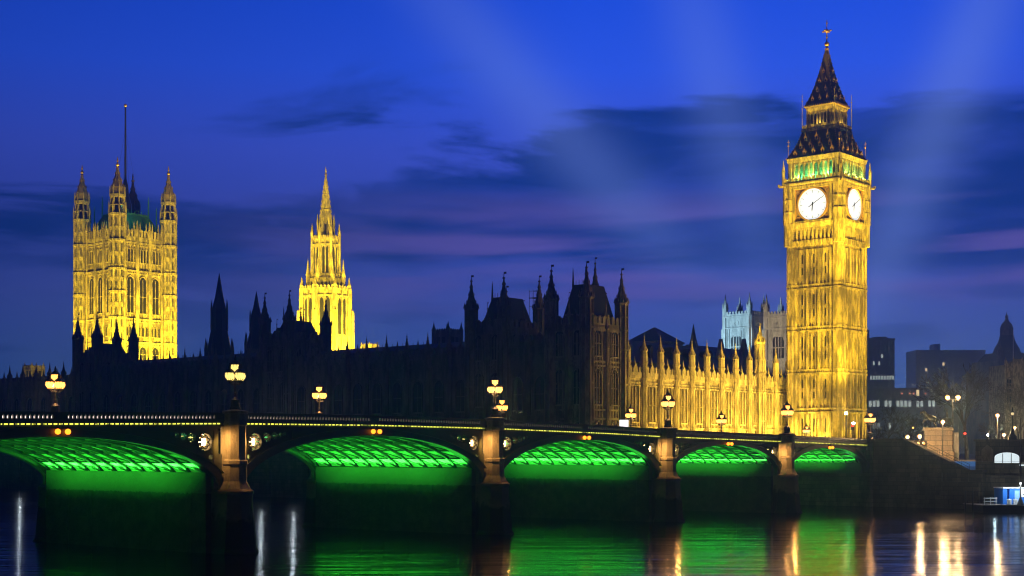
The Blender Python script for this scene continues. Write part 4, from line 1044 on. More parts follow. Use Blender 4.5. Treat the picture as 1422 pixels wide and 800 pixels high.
        for r in range(nr):
            y = 1.2 + (BW - 2.4) * r / (nr - 1)
            for t0, t1 in zip(sp, sp[1:]):
                p0, q0, p1, q1 = S(t0, .30), S(t1, .30), S(t0, .74), S(t1, .74)
                m.prism([p0, q0, (q0[0], q0[1] + .12), (p0[0], p0[1] + .12)], y - .11, y + .11)
                m.prism([(p0[0], p0[1] + .1), (q0[0], q0[1] + .1), q1, p1], y - .05, y + .05)
        m.build('rib', M_RIB, o)
        m = MB()
        for j in range(0, 14):
            t = .30 + (math.pi - .60) * j / 13
            p = S(t, .38); p2 = S(t, .70); dx = .09
            m.prism([(p[0] - dx, p[1]), (p[0] + dx, p[1]), (p2[0] + dx, p2[1]), (p2[0] - dx, p2[1])], .7, BW - .7)
        for r in range(nr - 1):                             # diagonal bracing
            ya = 1.2 + (BW - 2.4) * r / (nr - 1); yb = 1.2 + (BW - 2.4) * (r + 1) / (nr - 1)
            for j in range(0, 13):
                t0 = .30 + (math.pi - .60) * j / 13; t1 = .30 + (math.pi - .60) * (j + 1) / 13
                if t0 > 1.57: ya, yb = max(ya, yb), min(ya, yb)
                p, q = S(t0, .45), S(t1, .45); m.tube((p[0], ya, p[1]), (q[0], yb, q[1]), .055, .055, 4)
        m.build('cross_bracing', M_RIB, o)
        # cornice and parapet, both faces
        xs = [a - PH + (b - a + 2 * PH) * i / 24 for i in range(25)]
        for face, yo, yi in ((-1, -.42, .3), (1, BW - .3, BW + .42)):
            m = MB(); m.sweep(xs, yo, yi, lambda x: ptop(x) - .98, lambda x: ptop(x) - .72)
            m.sweep(xs, yo + (.12 if face < 0 else .02), yi - (.02 if face < 0 else .12), lambda x: ptop(x) - 1.32, lambda x: ptop(x) - .97); m.build('cornice', M_BRIDGE, o)
            ya, yb = (-.2, .05) if face < 0 else (BW - .05, BW + .2)
            m = MB(); m.sweep(xs, ya - .08, yb + .08, lambda x: ptop(x) - .13, lambda x: ptop(x)); m.sweep(xs, ya, yb, lambda x: ptop(x) - .24, lambda x: ptop(x) - .12)
            m.sweep(xs, ya, yb, lambda x: ptop(x) - .73, lambda x: ptop(x) - .58)
            st_ = .42; n = int((b - a) / st_)
            for i in range(n):
                x = a + (i + .5) * (b - a) / n; w = (b - a) / n; z = ptop(x)
                m.box(x - w * .5, x - w * .26, ya + .01, yb - .01, z - .6, z - .22); m.box(x + w * .26, x + w * .5, ya + .011, yb - .011, z - .6, z - .22)
                m.prism([(x - w * .28, z - .42), (x - w * .28, z - .2), (x - .01, z - .2)], ya + .012, yb - .012)
                m.prism([(x + w * .28, z - .42), (x + .01, z - .2), (x + w * .28, z - .2)], ya + .012, yb - .012)
            for e in (a, mid, b): m.box(e - .55, e + .55, ya - .03, yb + .03, ptop(e) - .75, ptop(e) - .11)
            m.build('parapet', M_BRIDGE, o)
        m = MB(); xl = [a + (b - a) * i / 12 for i in range(13)]
        m.sweep(xl, .12, .2, lambda x: ptop(x) - .56, lambda x: ptop(x) - .25); m.build('parapet_light_strip', M_PARLED, o)
        m = MB(); m.sweep(xl, -.40, -.29, lambda x: ptop(x) - 1.12, lambda x: ptop(x) - .995); m.build('cornice_light_strip', M_YELLED, o)
        # green lamps along the pier on the right of each span, lighting the soffit
        lo = lamp('AREA', 'arch_light', (b - 1.25, BW / 2, 7.95), 1700, (.05, 1.0, .06), o, shape='RECTANGLE', size=.35, size_y=BW - 3, spread=R_(150))
        lo.rotation_euler = (0, R_(180 - 28), 0)
        for q in range(6):
            y = 6.5 + q * (BW - 11) / 5
            lamp('SPOT', 'arch_light', (a + 3.2, y, 6.6), 42000, (.05, 1.0, .05), o, (b - 2.5, y, 11.2), spot_size=R_(26), spot_blend=.8, shadow_soft_size=.15)
    # navigation lamps: in pairs under each crown
    for a, b in spans:
        mid = (a + b) / 2; z = ptop(mid)
        m = MB(); m.box(mid - .75, mid + .75, -.55, -.3, z - 1.48, z - 1.38); m.box(mid - .05, mid + .05, -.5, -.25, z - 1.5, z - 1.1)
        n_ = m.build('navigation_light', M_IRON, o)
        for dx in (-.5, .5): m = MB(); m.ball((mid + dx, -.52, z - 1.72), .25, 10, 8); m.build('lamp_glass', M_NAV, n_)
    # piers
    for s in PIERS:
        m = MB(); m.box(s - PH, s + PH, .2, BW - .2, -2.5, 9.5); m.box(s - PH - .75, s + PH + .75, .9, BW - .9, -2.5, 7.75)
        for y in range(3, int(BW) - 1, 4): m.box(s - PH - .8, s + PH + .8, y, y + .35, -2.5, 5.7)
        m.build('pier', M_PIER, o)
        z = ptop(s)
        for face in (0, 1):
            m = MB(); cy = -.75
            m.stack(0, cy, [(1.55, 6.15), (1.15, 6.9), (1.15, 8.45), (1.26, 8.55), (1.26, 8.85), (1.04, 9.0), (1.04, z - 1.35), (1.2, z - 1.2), (1.2, z - .85), (1.12, z - .8), (1.12, z - .15), (1.3, z - .1), (1.3, z + .15), (.5, z + .3)], 8)
            m.box(-.85, .85, -.5, .4, 6.2, z - .12)
            c = m.build('pier_column', M_GRANITE, o)
            k = MB(); k.stack(0, cy, [(2.5, -2.5), (2.35, .15), (2.12, .5), (1.72, 5.0), (1.74, 5.6), (1.86, 5.7), (1.86, 5.95), (1.5, 6.2)], 8); k.box(-1.6, 1.6, -.7, 1.5, -2.5, 5.9)
            cw = k.build('cutwater', M_CUT, c)
            if face == 0: c.location = (s, 0, 0)
            else: c.location = (s, BW, 0); c.rotation_euler = (0, 0, math.pi)
        # spandrel lamps each side of the pier, warm
        for sgn in (-1, 1):
            x = s + sgn * (PH + 1.55)
            m = MB(); m.tube((x, .85, z - 1.5), (x, .85, z - 2.3), .05); m.frus(x, .85, .3, .12, z - 2.35, z - 2.15, 8); f_ = m.build('spandrel_lamp', M_IRON, o)
            m = MB(); m.ball((x, .75, z - 2.75), .58, 10, 8, 1.25); m.build('lamp_glass', M_SPAND, f_)
            lamp('SPOT', 'column_light', (s + sgn * 2.5, -.9, z - 2.6), 620, (1, .47, .12), o, (s, -.8, z - 3.6), spot_size=R_(130), spot_blend=.7, shadow_soft_size=.15)
    # deck
    xs = [EAST - 6 + (ABUT + 30 - EAST) * i / 60 for i in range(61)]
    m = MB(); m.sweep(xs, .36, BW - .36, lambda x: ptop(x) - 1.5, lambda x: ptop(x) - 1.22); m.build('deck', M_BRIDGE, o)
    m = MB(); m.sweep(xs, 4.5, BW - 4.5, lambda x: ptop(x) - 1.23, lambda x: ptop(x) - 1.18); m.build('road', M_ASPH, o)
    for y0, y1 in ((.4, 4.5), (BW - 4.5, BW - .4)):
        m = MB(); m.sweep(xs, y0, y1, lambda x: ptop(x) - 1.23, lambda x: ptop(x) - 1.05); m.build('pavement', M_PAVE, o)
bridge()
# abutment
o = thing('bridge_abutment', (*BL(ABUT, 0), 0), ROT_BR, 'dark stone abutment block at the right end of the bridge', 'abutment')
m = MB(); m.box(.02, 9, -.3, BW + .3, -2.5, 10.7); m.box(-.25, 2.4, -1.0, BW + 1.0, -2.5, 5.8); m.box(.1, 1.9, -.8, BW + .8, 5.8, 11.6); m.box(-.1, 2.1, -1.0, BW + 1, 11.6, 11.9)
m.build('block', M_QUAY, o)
m = MB(); m.box(-.8, .05, .6, BW - .6, 5.8, 7.7); m.build('skewback', M_PIER, o)
m = MB(); m.box(1.9, 30, -.3, .2, 10.7, 11.75); m.box(1.9, 30, BW - .2, BW + .3, 10.7, 11.75); m.build('parapet', M_QUAY, o)

# ------------------------------------------------------------------ lamp standards
def lantern_mb():
    g_ = MB(); g_.M = Matrix.Scale(1.22, 4); g_.stack(0, 0, [(.2, -.42), (.34, .05), (.34, .16)], 8); g_.ball((0, 0, -.05), .36, 10, 8)
    f_ = MB(); f_.M = Matrix.Scale(1.22, 4); f_.stack(0, 0, [(.39, .16), (.42, .24), (.25, .42), (.1, .52), (.12, .6), (.02, .95)], 8); f_.stack(0, 0, [(.05, -.62), (.16, -.52), (.22, -.42)], 8)
    for i in range(8):
        a = math.pi / 8 + i * math.pi / 4; f_.tube((.21 * math.cos(a), .21 * math.sin(a), -.43), (.37 * math.cos(a), .37 * math.sin(a), .17), .018, .018, 4)
    return g_, f_
LG, LF = lantern_mb()
def lamp_standard(loc, label, glass, group='triple lamp standards along the bridge', scale=1.0, name='lamp_standard'):
    o = thing(name, loc, ROT_BR, label, 'street lamp', group); o.scale = (scale,) * 3
    m = MB(); m.stack(0, 0, [(.55, 0), (.55, .25), (.42, .32), (.4, .85), (.5, .95), (.3, 1.1), (.16, 1.25)], 8)
    for i in range(4):
        a = i * math.pi / 2; m.stack(.42 * math.cos(a), .42 * math.sin(a), [(.12, 0), (.12, .6), (.02, .85)], 6)
    m.build('base', M_IRON, o)
    m = MB(); m.stack(0, 0, [(.15, 1.2), (.11, 1.6), (.17, 1.66), (.1, 1.75), (.08, 2.7), (.18, 2.8), (.1, 2.9), (.06, 3.6)], 8); m.build('post', M_IRON, o)
    spots = [(0, 0, 4.15)]
    m = MB()
    for dx, dy in ((.72, 0), (-.72, 0), (0, .62), (0, -.62)):
        pr = (0, 0, 2.55)
        for q in ((dx * .5, dy * .5, 2.42), (dx * .95, dy * .95, 2.55), (dx, dy, 2.85)): m.tube(pr, q, .04, .04, 5); pr = q
        m.ring(dx * .45, 2.75, .12, .16, dy - .02, dy + .02, 10) if dy == 0 else None
        spots.append((dx, dy, 3.35))
    m.build('arms', M_IRON, o)
    lamp('POINT', 'lamp_light', (.0, -.42, 3.05), {'hot': 2000, 'std': 1500, 'dim': 60}[glass], (1, .50, .16), o, shadow_soft_size=.4)
    for p in spots:
        f_ = LF_O.copy() if LF_O else None
        f_ = bpy.data.objects.new('lantern', LFM); COL.objects.link(f_); f_.parent = o; f_.location = p
        g_ = bpy.data.objects.new('lamp_glass', LGM[glass]); COL.objects.link(g_); g_.parent = f_
    return o
LF_O = None
LFM = bpy.data.meshes.new('lantern'); LFM.from_pydata(LF.v, [], LF.f); LFM.materials.append(M_IRON)
LGM = {}
for k_, mm in (('hot', M_LAMPHOT), ('std', M_LAMP), ('dim', M_LAMPDIM)):
    me = bpy.data.meshes.new('lamp_glass'); me.from_pydata(LG.v, [], LG.f); me.materials.append(mm); LGM[k_] = me
ordn = {0.0: 'first', 39.6: 'second', 77.6: 'third', 112.6: 'fourth'}
for s, gl in ((0.0, 'dim'), (39.6, 'std'), (77.6, 'std'), (112.6, 'hot')):
    p = BL(s, -.75); lamp_standard((p.x, p.y, ptop(s) + .25), '%s triple lamp standard on top of the %s near bridge pier from the left' % ({'dim': 'dim yellow', 'std': 'warm', 'hot': 'bright'}[gl], ordn[s]), gl)
p = BL(ABUT + 1, -.3); lamp_standard((p.x, p.y, 11.9), 'lamp standard on the abutment at the right end of the bridge', 'std')
where = {0.0: 'glaring lamp standard at the far left on the far parapet, under a small golden turret', 39.6: 'glaring lamp standard on the far parapet in front of the dark middle wing',
         77.6: 'glaring lamp on the far parapet just right of the second near pier lamp', 112.6: 'lamp standard on the far parapet beside the white lit sign', 143.0: 'lamp standard on the far parapet in front of the golden wing'}
for s, lb in where.items():
    p = BL(s, BW + .75); lamp_standard((p.x, p.y, ptop(s) + .25), lb, 'hot')
x, y = at(1120, 296); lamp_standard((x, y, 11.2), 'small lamp standard at the foot of the clock tower on its left side', 'std', None, .8)

# lit sign on the far side of the bridge
x, y = at(866.5, 242); o = thing('lit_sign', (x, y, ptop(110) - 1.1), R_(10), 'square white illuminated panel above the bridge parapet', 'sign')
m = MB(); m.box(-.75, .75, -.1, .1, 2.05, 3.75); m.build('panel', M_SIGN, o)
m = MB(); m.box(-.08, .08, -.08, .08, 0, 2.1); m.box(-.8, .8, -.06, .14, 1.98, 2.05); m.box(-.8, .8, -.06, .14, 3.75, 3.82); m.build('post', M_IRON, o)

# ------------------------------------------------------------------ right bank
# river wall with the stair from the bridge to the pier
WL = BL(ABUT + .2, -.3); RW = math.atan2(-BN.y, -BN.x)          # x runs downstream (to the right), y away from the water? set below
o = thing('stair_wall', (WL.x, WL.y, 0), RW, 'dark granite river wall with a stair sloping down from the bridge', 'river wall')
# local x = downstream; local +y = inland
m = MB()
m.prism([(0, -2.5), (19.8, -2.5), (19.8, 6.2), (17.2, 6.2), (6.2, 11.6), (0, 11.6)], 1.0, 2.4)
m.box(0, 60, 2.41, 3.6, -2.5, 5.7); m.box(0.02, 19.5, .6, 1.05, -2.5, 4.2); m.box(0.01, 19.6, .5, 1.1, 4.2, 4.6)
for i in range(4): m.box(3 + i * 4.6, 3.8 + i * 4.6, .75, 1.05, 4.6, 6.1)
m.build('wall', M_QUAY, o)
m = MB(); m.prism([(6.0, 11.6), (17.2, 6.2), (20.0, 6.2), (20.0, 6.55), (17.3, 6.55), (6.1, 11.95)], .8, 2.6); m.box(1, 6.05, .8, 2.6, 11.6, 11.9); m.build('coping', M_QUAY, o)
m = MB()
for z in (.5, 1.0): m.tube((7.0, 1.7, 11.5 + z), (17.4, 1.7, 6.5 + z), .04)
for i in range(9): f = i / 8; m.tube((7 + 10.4 * f, 1.7, 11.5 - 5 * f), (7 + 10.4 * f, 1.7, 12.5 - 5 * f), .035)
m.build('handrail', M_IRON, o)
# pier building: dark arched base under the promenade
o = thing('pier_building', (*(WL + (-BN) * 17.5 + BD * 4.2), 0), RW, 'dark riverside pier building with a white lit arched window', 'building')
m = MB(); m.box(0, 46, 0, 10, 5.7, 11.35); m.box(-.2, 46, -.35, 10, 11.35, 11.7); m.box(0.1, 46, -.2, .1, 6.0, 6.3)
m.build('wall', M_QUAY, o)
def arch_win(x, w, z0, h, mtl, name, par):
    q = MB(); q.k = 1; pts = [(x - w / 2, z0), (x + w / 2, z0)] + [(x + w / 2 * math.cos(t), z0 + h * .55 + h * .45 * math.sin(t)) for t in [math.pi * i / 10 for i in range(11)]]
    q.prism(pts, -.12, .05); q.k = 0
    for t0, t1 in zip(pts[2:], pts[3:]): q.prism([t0, t1, (x + (t1[0] - x) * 1.08, t1[1] + .12), (x + (t0[0] - x) * 1.08, t0[1] + .12)], -.3, .04)
    q.box(x - w * .54, x - w * .5, -.3, .04, z0, z0 + h * .55); q.box(x + w * .5, x + w * .54, -.3, .04, z0, z0 + h * .55)
    for u in (-.17, .17): q.box(x + u * w - .05, x + u * w + .05, -.2, .03, z0, z0 + h * .9)
    return q.build(name, [M_QUAY, mtl], par)
arch_win(5.4, 4.2, 7.75, 1.75, M_WINLIT, 'window', o)
arch_win(10.4, 2.6, 7.9, 1.5, M_WINWARM, 'window', o)
q = MB(); q.k = 0; pts = [(1.2, 8.0), (3.0, 8.0), (3.0, 9.9), (2.1, 10.7), (1.2, 9.9)]; q.prism(pts, -.08, .05)
for p, r in zip(pts, pts[1:] + pts[:1]): q.tube((p[0], -.15, p[1]), (r[0], -.15, r[1]), .09, .09, 5)
q.build('niche', M_GRANITE, o)
q = MB(); q.box(7.6, 9.6, -.5, .05, 7.3, 7.5); q.build('sill_light', M_WINLIT, o)
# promenade railings posts
m0 = None
for i in range(9):
    p = WL + (-BN) * (19 + i * 1.9) + BD * 6.5
    h = random.choice((1.0, 1.4, 1.9)); x, y = p
    o2 = thing('white_post', (x, y, 11.7), RW, 'slim pale post along the promenade above the pier building', 'post', 'pale posts along the promenade')
    m = MB(); m.stack(0, 0, [(.09, 0), (.07, h), (.1, h + .03), (.02, h + .12)], 6); m.build('post', M_WHITE, o2)

# pontoon with blue kiosk
PZ = 1.25
x, y = at(1365, 226); po = thing('pontoon', (x, y, 0), R_(6), 'dark floating pontoon with a pale deck at lower right', 'pontoon')
m = MB(); m.box(0, 22, 0, 7, -.4, PZ - .12); m.build('hull', M_IRON, po)
m = MB(); m.box(-.2, 22.2, -.2, 7.2, PZ - .11, PZ); m.box(1.6, 22.2, -.24, -.2, PZ - .08, PZ + .02); m.build('deck', M_PAVE, po)
M_P = Matrix.Translation((x, y, 0)) @ Matrix.Rotation(R_(6), 4, 'Z')
def on_pontoon(a, b, z=PZ): v = M_P @ Vector((a, b, z)); return (v.x, v.y, v.z)
k = thing('ticket_kiosk', on_pontoon(4.4, 2.4), R_(6), 'bright blue ticket kiosk with a white notice board on the pontoon', 'kiosk')
m = MB(); m.box(1.05, 8, 0, 3.2, 0, 2.55); m.box(0, .72, .05, 3.2, 0, 2.5); m.k = 1; m.box(.7, 1.06, .6, 3, 0, 2.4); m.build('wall', [M_BLUE, M_DARK], k)
m = MB(); m.box(-.1, 8.1, -.25, 3.3, 2.55, 2.72); m.build('roof', M_WHITE, k)
m = MB(); m.box(2.9, 6.8, -.08, -.01, 1.15, 2.45); m.k = 1
for r_, z in ((0, 2.0), (1, 1.5)):
    for i in range(11): m.box(3.2 + i * .32, 3.2 + i * .32 + (.2 if (i + r_) % 4 else .1), -.1, -.075, z, z + .14)
m.build('notice_board', [M_WHITE, M_BLACKT], k)
m = MB(); m.box(1.9, 2.7, -.05, .02, .2, 2.2); m.build('door', plain('pale_blue_paint', (.25, .45, .75), .4), k)
lamp('AREA', 'kiosk_light', on_pontoon(7, .2, PZ + 3.5), 420, (.8, .92, 1.0), None, on_pontoon(7, 2.4, PZ + 1.0), shape='RECTANGLE', size=6, size_y=.3)
lamp('POINT', 'kiosk_light', on_pontoon(2.6, 1.4, PZ + 2.2), 60, (.6, .85, 1.0), None, shadow_soft_size=.2)
for nm, lab, a in (('white_barrel', 'white drum beside the blue kiosk on the pontoon, nearer the kiosk', 6.0), ('white_barrel', 'grey white drum left on the pontoon deck in front of the kiosk door', 5.0)):
    b_ = thing(nm, on_pontoon(a, 1.5), 0, lab, 'drum', 'drums on the pontoon')
    m = MB(); m.lathe(0, 0, [(.3, 0), (.36, .05), (.36, .3), (.33, .34), (.36, .38), (.36, .85), (.32, .9), (.05, .9)], 12); m.build('drum', M_WHITE, b_)
b_ = thing('pontoon_bench', on_pontoon(.9, 1.7), R_(6), 'low white slatted barrier left of the kiosk on the pontoon', 'barrier')
m = MB(); m.box(0, 2.2, 0, .12, .95, 1.1); m.box(0, 2.2, .01, .11, .45, .6); m.build('rails', M_WHITE, b_)
m = MB(); [m.box(u, u + .1, -.02, .14, 0, 1.15) for u in (.1, 1.1, 2.0)]; m.build('posts', M_WHITE, b_)
ms = thing('mast', on_pontoon(6.3, .3), 0, 'tall thin mast with a black conical foot on the pontoon edge', 'mast')
m = MB(); m.stack(0, 0, [(.12, .9), (.08, 13.4), (.14, 13.5), (.02, 13.7)], 8); m.build('pole', M_PAVE, ms)
m = MB(); m.stack(0, 0, [(.55, 0), (.5, .2), (.12, 1.2)], 10); m.build('foot', M_IRON, ms)
for a in (-2.6, -1.4):
    b_ = thing('mooring_pole', (*on_pontoon(a, .6, 0)[:2], 0), 0, 'thin dark mooring pole left of the pontoon', 'mooring pole', 'mooring poles by the pontoon')
    m = MB(); m.stack(0, 0, [(.12, -2), (.1, 3.3), (.14, 3.35), (.02, 3.6)], 8); m.build('pole', M_IRON, b_)

# statue group on its pedestal
SX, SY = at(1303, 262); SROT = R_(-18)
pd = thing('statue_pedestal', (SX, SY, 8), SROT, 'pale granite pedestal beneath the bronze chariot group', 'pedestal')
m = MB(); z1 = hz(594, 262) - 8; m.box(-2.5, 2.5, -1.6, 1.6, 0, z1 - .5); m.box(-2.75, 2.75, -1.85, 1.85, z1 - .5, z1 - .2); m.box(-2.6, 2.6, -1.7, 1.7, z1 - .2, z1); m.box(-2.8, 2.8, -1.9, 1.9, 0, 1.6); m.build('block', M_PED, pd)
m = MB(); m.box(2.55, 3.6, -1.3, 1.3, 0, z1 - .9); m.build('end_block', M_ABBEY, pd)
def skinned(name, verts, edges, radii, mtl, parent, sub=1):
    me = bpy.data.meshes.new(name); me.from_pydata(verts, edges, [])
    ob = bpy.data.objects.new(name + '_src', me); COL.objects.link(ob)
    md = ob.modifiers.new('Skin', 'SKIN'); sv = me.skin_vertices[0].data if me.skin_vertices else None
    if sv is None:
        bmm = bmesh.new(); bmm.from_mesh(me); bmm.verts.layers.skin.verify(); bmm.to_mesh(me); bmm.free(); sv = me.skin_vertices[0].data
    for v, r in zip(sv, radii): v.radius = (r, r)
    sv[0].use_root = True
    s2 = ob.modifiers.new('Sub', 'SUBSURF'); s2.levels = sub; s2.render_levels = sub
    dg = bpy.context.evaluated_depsgraph_get(); ev = ob.evaluated_get(dg)
    nm = bpy.data.meshes.new_from_object(ev); bpy.data.objects.remove(ob)
    nm.materials.clear(); nm.materials.append(mtl); nm.name = name
    nm.polygons.foreach_set('use_smooth', [True] * len(nm.polygons))
    o_ = bpy.data.objects.new(name, nm); COL.objects.link(o_); o_.parent = parent; return o_
st = thing('chariot_statue', (SX, SY, hz(594, 262)), SROT, 'dark bronze group of two rearing horses pulling a chariot with a standing rider', 'statue')
def horse(yo, ph):
    V = [(0, yo, 1.55), (.55, yo, 1.35), (-.55, yo, 1.75), (-.95, yo, 2.15), (-1.2, yo, 2.62), (-1.55, yo, 2.5), (-1.8, yo, 2.25),       # trunk, neck, head
         (-.6, yo + .18, 1.4), (-1.05, yo + .18, 1.45 + ph), (-1.0, yo + .18, .95 + ph), (-.6, yo - .18, 1.4), (-1.15, yo - .18, 1.25 - ph), (-1.25, yo - .18, .8 - ph),
         (.6, yo + .2, 1.1), (.35, yo + .2, .75), (.72, yo + .2, .42), (.62, yo + .2, .05), (.6, yo - .2, 1.1), (.4, yo - .2, .75), (.78, yo - .2, .42), (.7, yo - .2, .05),
         (.9, yo, 1.45), (1.2, yo, 1.1), (1.3, yo, .6), (-1.22, yo + .09, 2.82), (-1.22, yo - .09, 2.82)]
    E = [(0, 1), (0, 2), (2, 3), (3, 4), (4, 5), (5, 6), (2, 7), (7, 8), (8, 9), (2, 10), (10, 11), (11, 12), (1, 13), (13, 14), (14, 15), (15, 16), (1, 17), (17, 18), (18, 19), (19, 20), (1, 21), (21, 22), (22, 23), (4, 24), (4, 25)]
    Rr = [.42, .42, .42, .28, .2, .16, .12, .16, .11, .08, .16, .11, .08, .22, .14, .09, .09, .22, .14, .09, .09, .1, .1, .03, .05, .05]
    return skinned('horse', V, E, Rr, M_BRONZE, st)
h1 = horse(-.75, .12); h2 = horse(.75, -.05); h1.location = (-1.0, 0, 0); h2.location = (-1.1, 0, 0)
ch = MB(); ch.stack(0, 0, [(.75, .55), (.85, .7), (.95, 1.5), (1.0, 1.55)], 12, None, .95); ch.tube((-.8, 0, .8), (-2.6, 0, 1.1), .07); 
for a in (-.5, .5): ch.box(-.9, .9, a - .04, a + .04, .5, .6)
co = ch.build('chariot', M_BRONZE, st); co.location = (1.35, 0, 0)
for yy in (-1.05, 1.05):
    w_ = MB(); w_.ring(0, .62, .5, .62, yy - .06, yy + .06, 20); w_.ring(0, .62, .01, .12, yy - .1, yy + .1, 8)
    for q_ in range(6): a = q_ * math.pi / 3; w_.tube((0, yy, .62), (.55 * math.cos(a), yy, .62 + .55 * math.sin(a)), .035, .035, 4)
    w_.build('wheel', M_BRONZE, co)
V = [(0, 0, 1.85), (0, .05, 2.25), (0, .05, 2.62), (0, .05, 2.85), (0, .05, 3.08), (0, .3, 2.62), (-.2, .55, 2.95), (-.4, .6, 3.3), (0, -.2, 2.62), (-.1, -.5, 2.85), (-.2, -.75, 3.2), (0, .15, 1.2), (0, -.12, 1.2), (.05, .15, .7), (.05, -.12, .7)]
E = [(0, 1), (1, 2), (2, 3), (3, 4), (2, 5), (5, 6), (6, 7), (2, 8), (8, 9), (9, 10), (0, 11), (0, 12), (11, 13), (12, 14)]
rd = skinned('rider', V, E, [.24, .2, .2, .09, .15, .1, .08, .06, .1, .08, .06, .24, .24, .3, .3], M_BRONZE, st); rd.location = (1.35, 0, 0); st.scale = (1.12, 1.12, 1.12)
sp_ = MB(); sp_.tube((-.4, .6, 2.6), (-.45, .62, 4.0), .03); spo = sp_.build('spear', M_BRONZE, st); spo.location = (1.35, 0, 0)

# street lamps of the right bank
def street_lamp(px, py, D, label, kind='post', glass=None, base=8.0, double=False, r=.34, group='street lamps beyond the river wall'):
    x, y = at(px, D); z = hz(py, D); glass = glass or M_LAMPHOT
    o = thing('street_lamp', (x, y, base), 0, label, 'street lamp', group); h = z - base
    m = MB(); m.stack(0, 0, [(.2, 0), (.18, .8), (.09, .95), (.07, h - .45)], 8)
    if double: m.tube((-1.0, 0, h - .35), (1.0, 0, h - .35), .06); m.tube((-1.0, 0, h - .35), (-1.0, 0, h - .2), .05); m.tube((1.0, 0, h - .35), (1.0, 0, h - .2), .05)
    m.build('post', M_IRON if kind == 'post' else M_PAVE, o)
    for dx in ((-1.0, 1.0) if double else (0,)):
        m = MB(); m.stack(dx, 0, [(r * .5, h - r - .12), (r * .5, h - r)], 8); m.stack(dx, 0, [(r * .7, h + r * .8), (r * .3, h + r * 1.2), (.02, h + r * 1.6)], 8); hd = m.build('lamp_head', M_IRON, o)
        m = MB(); m.ball((dx, 0, h), r, 12, 8); m.build('lamp_glass', glass, hd)
        if r > .25 and glass is M_LAMPHOT: lamp('POINT', 'lamp_light', (dx, -r - .3, h - .1), 2600, (1, .60, .26), o, shadow_soft_size=.3)
    return o
street_lamp(1323, 552, 268, 'tallest double headed street lamp above the bronze chariot group', double=True, r=.42)
street_lamp(1309, 586, 250, 'single glaring lamp in front of the pedestal, below the chariot', r=.34)
street_lamp(1268, 594, 262, 'small lamp post left of the pedestal above a cluster of lights', glass=M_LAMP, r=.18)
street_lamp(1260, 607, 256, 'left glaring lamp of the pair at the head of the stair', r=.36)
street_lamp(1277, 606, 256, 'right glaring lamp of the pair at the head of the stair', r=.36)
street_lamp(1385, 577, 275, 'glaring lamp on a tall pale post right of the bare tree', 'pale', r=.36)
street_lamp(1394, 604, 285, 'low glaring lamp just behind the promenade wall at far right', r=.34)
street_lamp(1409, 594, 300, 'smaller amber lamp at the far right behind the dark lamp post', r=.3)
street_lamp(1372, 604, 285, 'small white lamp near the promenade wall right of the bare tree', glass=M_COOL, r=.24)
street_lamp(1185, 588, 285, 'bluish white lamp at the foot of the clock tower, right side', glass=M_COOL, r=.28)
# flood lamp head low in front of the tower
x, y = at(1175, 285); o = thing('flood_lamp', (x, y, 8), 0, 'bright golden floodlamp on a mast against the clock tower base', 'floodlamp')
h = hz(574, 285) - 8; m = MB(); m.stack(0, 0, [(.14, 0), (.1, h - .3)], 8); m.build('mast', M_IRON, o)
m = MB(); m.box(-.3, .3, .08, .3, h - .3, h + .3); hd = m.build('lamp_head', M_IRON, o)
m = MB(); m.box(-.27, .27, .02, .079, h - .27, h + .27); m.build('lamp_glass', M_FLOOD, hd)
# dark ornate post at the right
x, y = at(1406, 236); o = thing('embankment_lamp', (x, y, 11.6), 0, 'dark ornate embankment lamp with a faint globe at far right', 'street lamp')
m = MB(); m.stack(0, 0, [(.75, 0), (.7, .5), (.4, .9), (.28, 1.6), (.2, 1.9), (.1, 2.2), (.08, 4.0)], 8); m.build('post', M_IRON, o)
m = MB(); m.stack(0, 0, [(.26, 4.45), (.3, 4.5), (.12, 4.8), (.14, 4.9), (.02, 5.4)], 8); hd = m.build('lamp_head', M_IRON, o)
m = MB(); m.ball((0, 0, 4.25), .27, 10, 8); m.build('lamp_glass', glow('faint_globe', (1, .75, .35), 1.0), hd)
# row of small floor lights at the head of the stair
o = thing('light_row', (*at(1272, 255), 9.4), R_(-10), 'low row of bright white warm lights under the pair of lamps', 'lights')
m = MB(); m.box(-1.9, 1.9, -.1, .3, 0, 2.1); m.build('housing', M_QUAY, o)
for i in range(4): m = MB(); m.ball((-1.4 + i * .9, -.16, 1.7), .26, 8, 6); m.build('lamp_glass', M_LAMP, o)
# traffic signals
for px, py, D, lb, cl in ((1184, 592, 280, 'traffic signal showing red at the foot of the clock tower', 1), (1340, 603, 270, 'traffic signal showing red by the trunk of the bare tree', 1)):
    x, y = at(px, D); z = hz(py, D); o = thing('traffic_signal', (x, y, 8), 0, lb, 'traffic light'); h = z - 8
    m = MB(); m.stack(0, 0, [(.07, 0), (.06, h - .5)], 8); m.build('post', M_IRON, o)
    m = MB(); m.box(-.3, .3, 0, .35, h - .7, h + .45)
    for dz in (.15, -.2, -.5): m.box(-.2, .2, -.25, .01, h + dz + .16, h + dz + .19)
    hd = m.build('signal_head', M_IRON, o)
    m = MB(); m.ball((0, -.02, h + .12), .24, 10, 6); m.build('red_light', M_REDL, hd)
    m = MB(); m.ball((0, -.02, h - .45), .13, 8, 6); m.build('dark_light', plain('dark_lens', (.02, .08, .03), .3), hd)

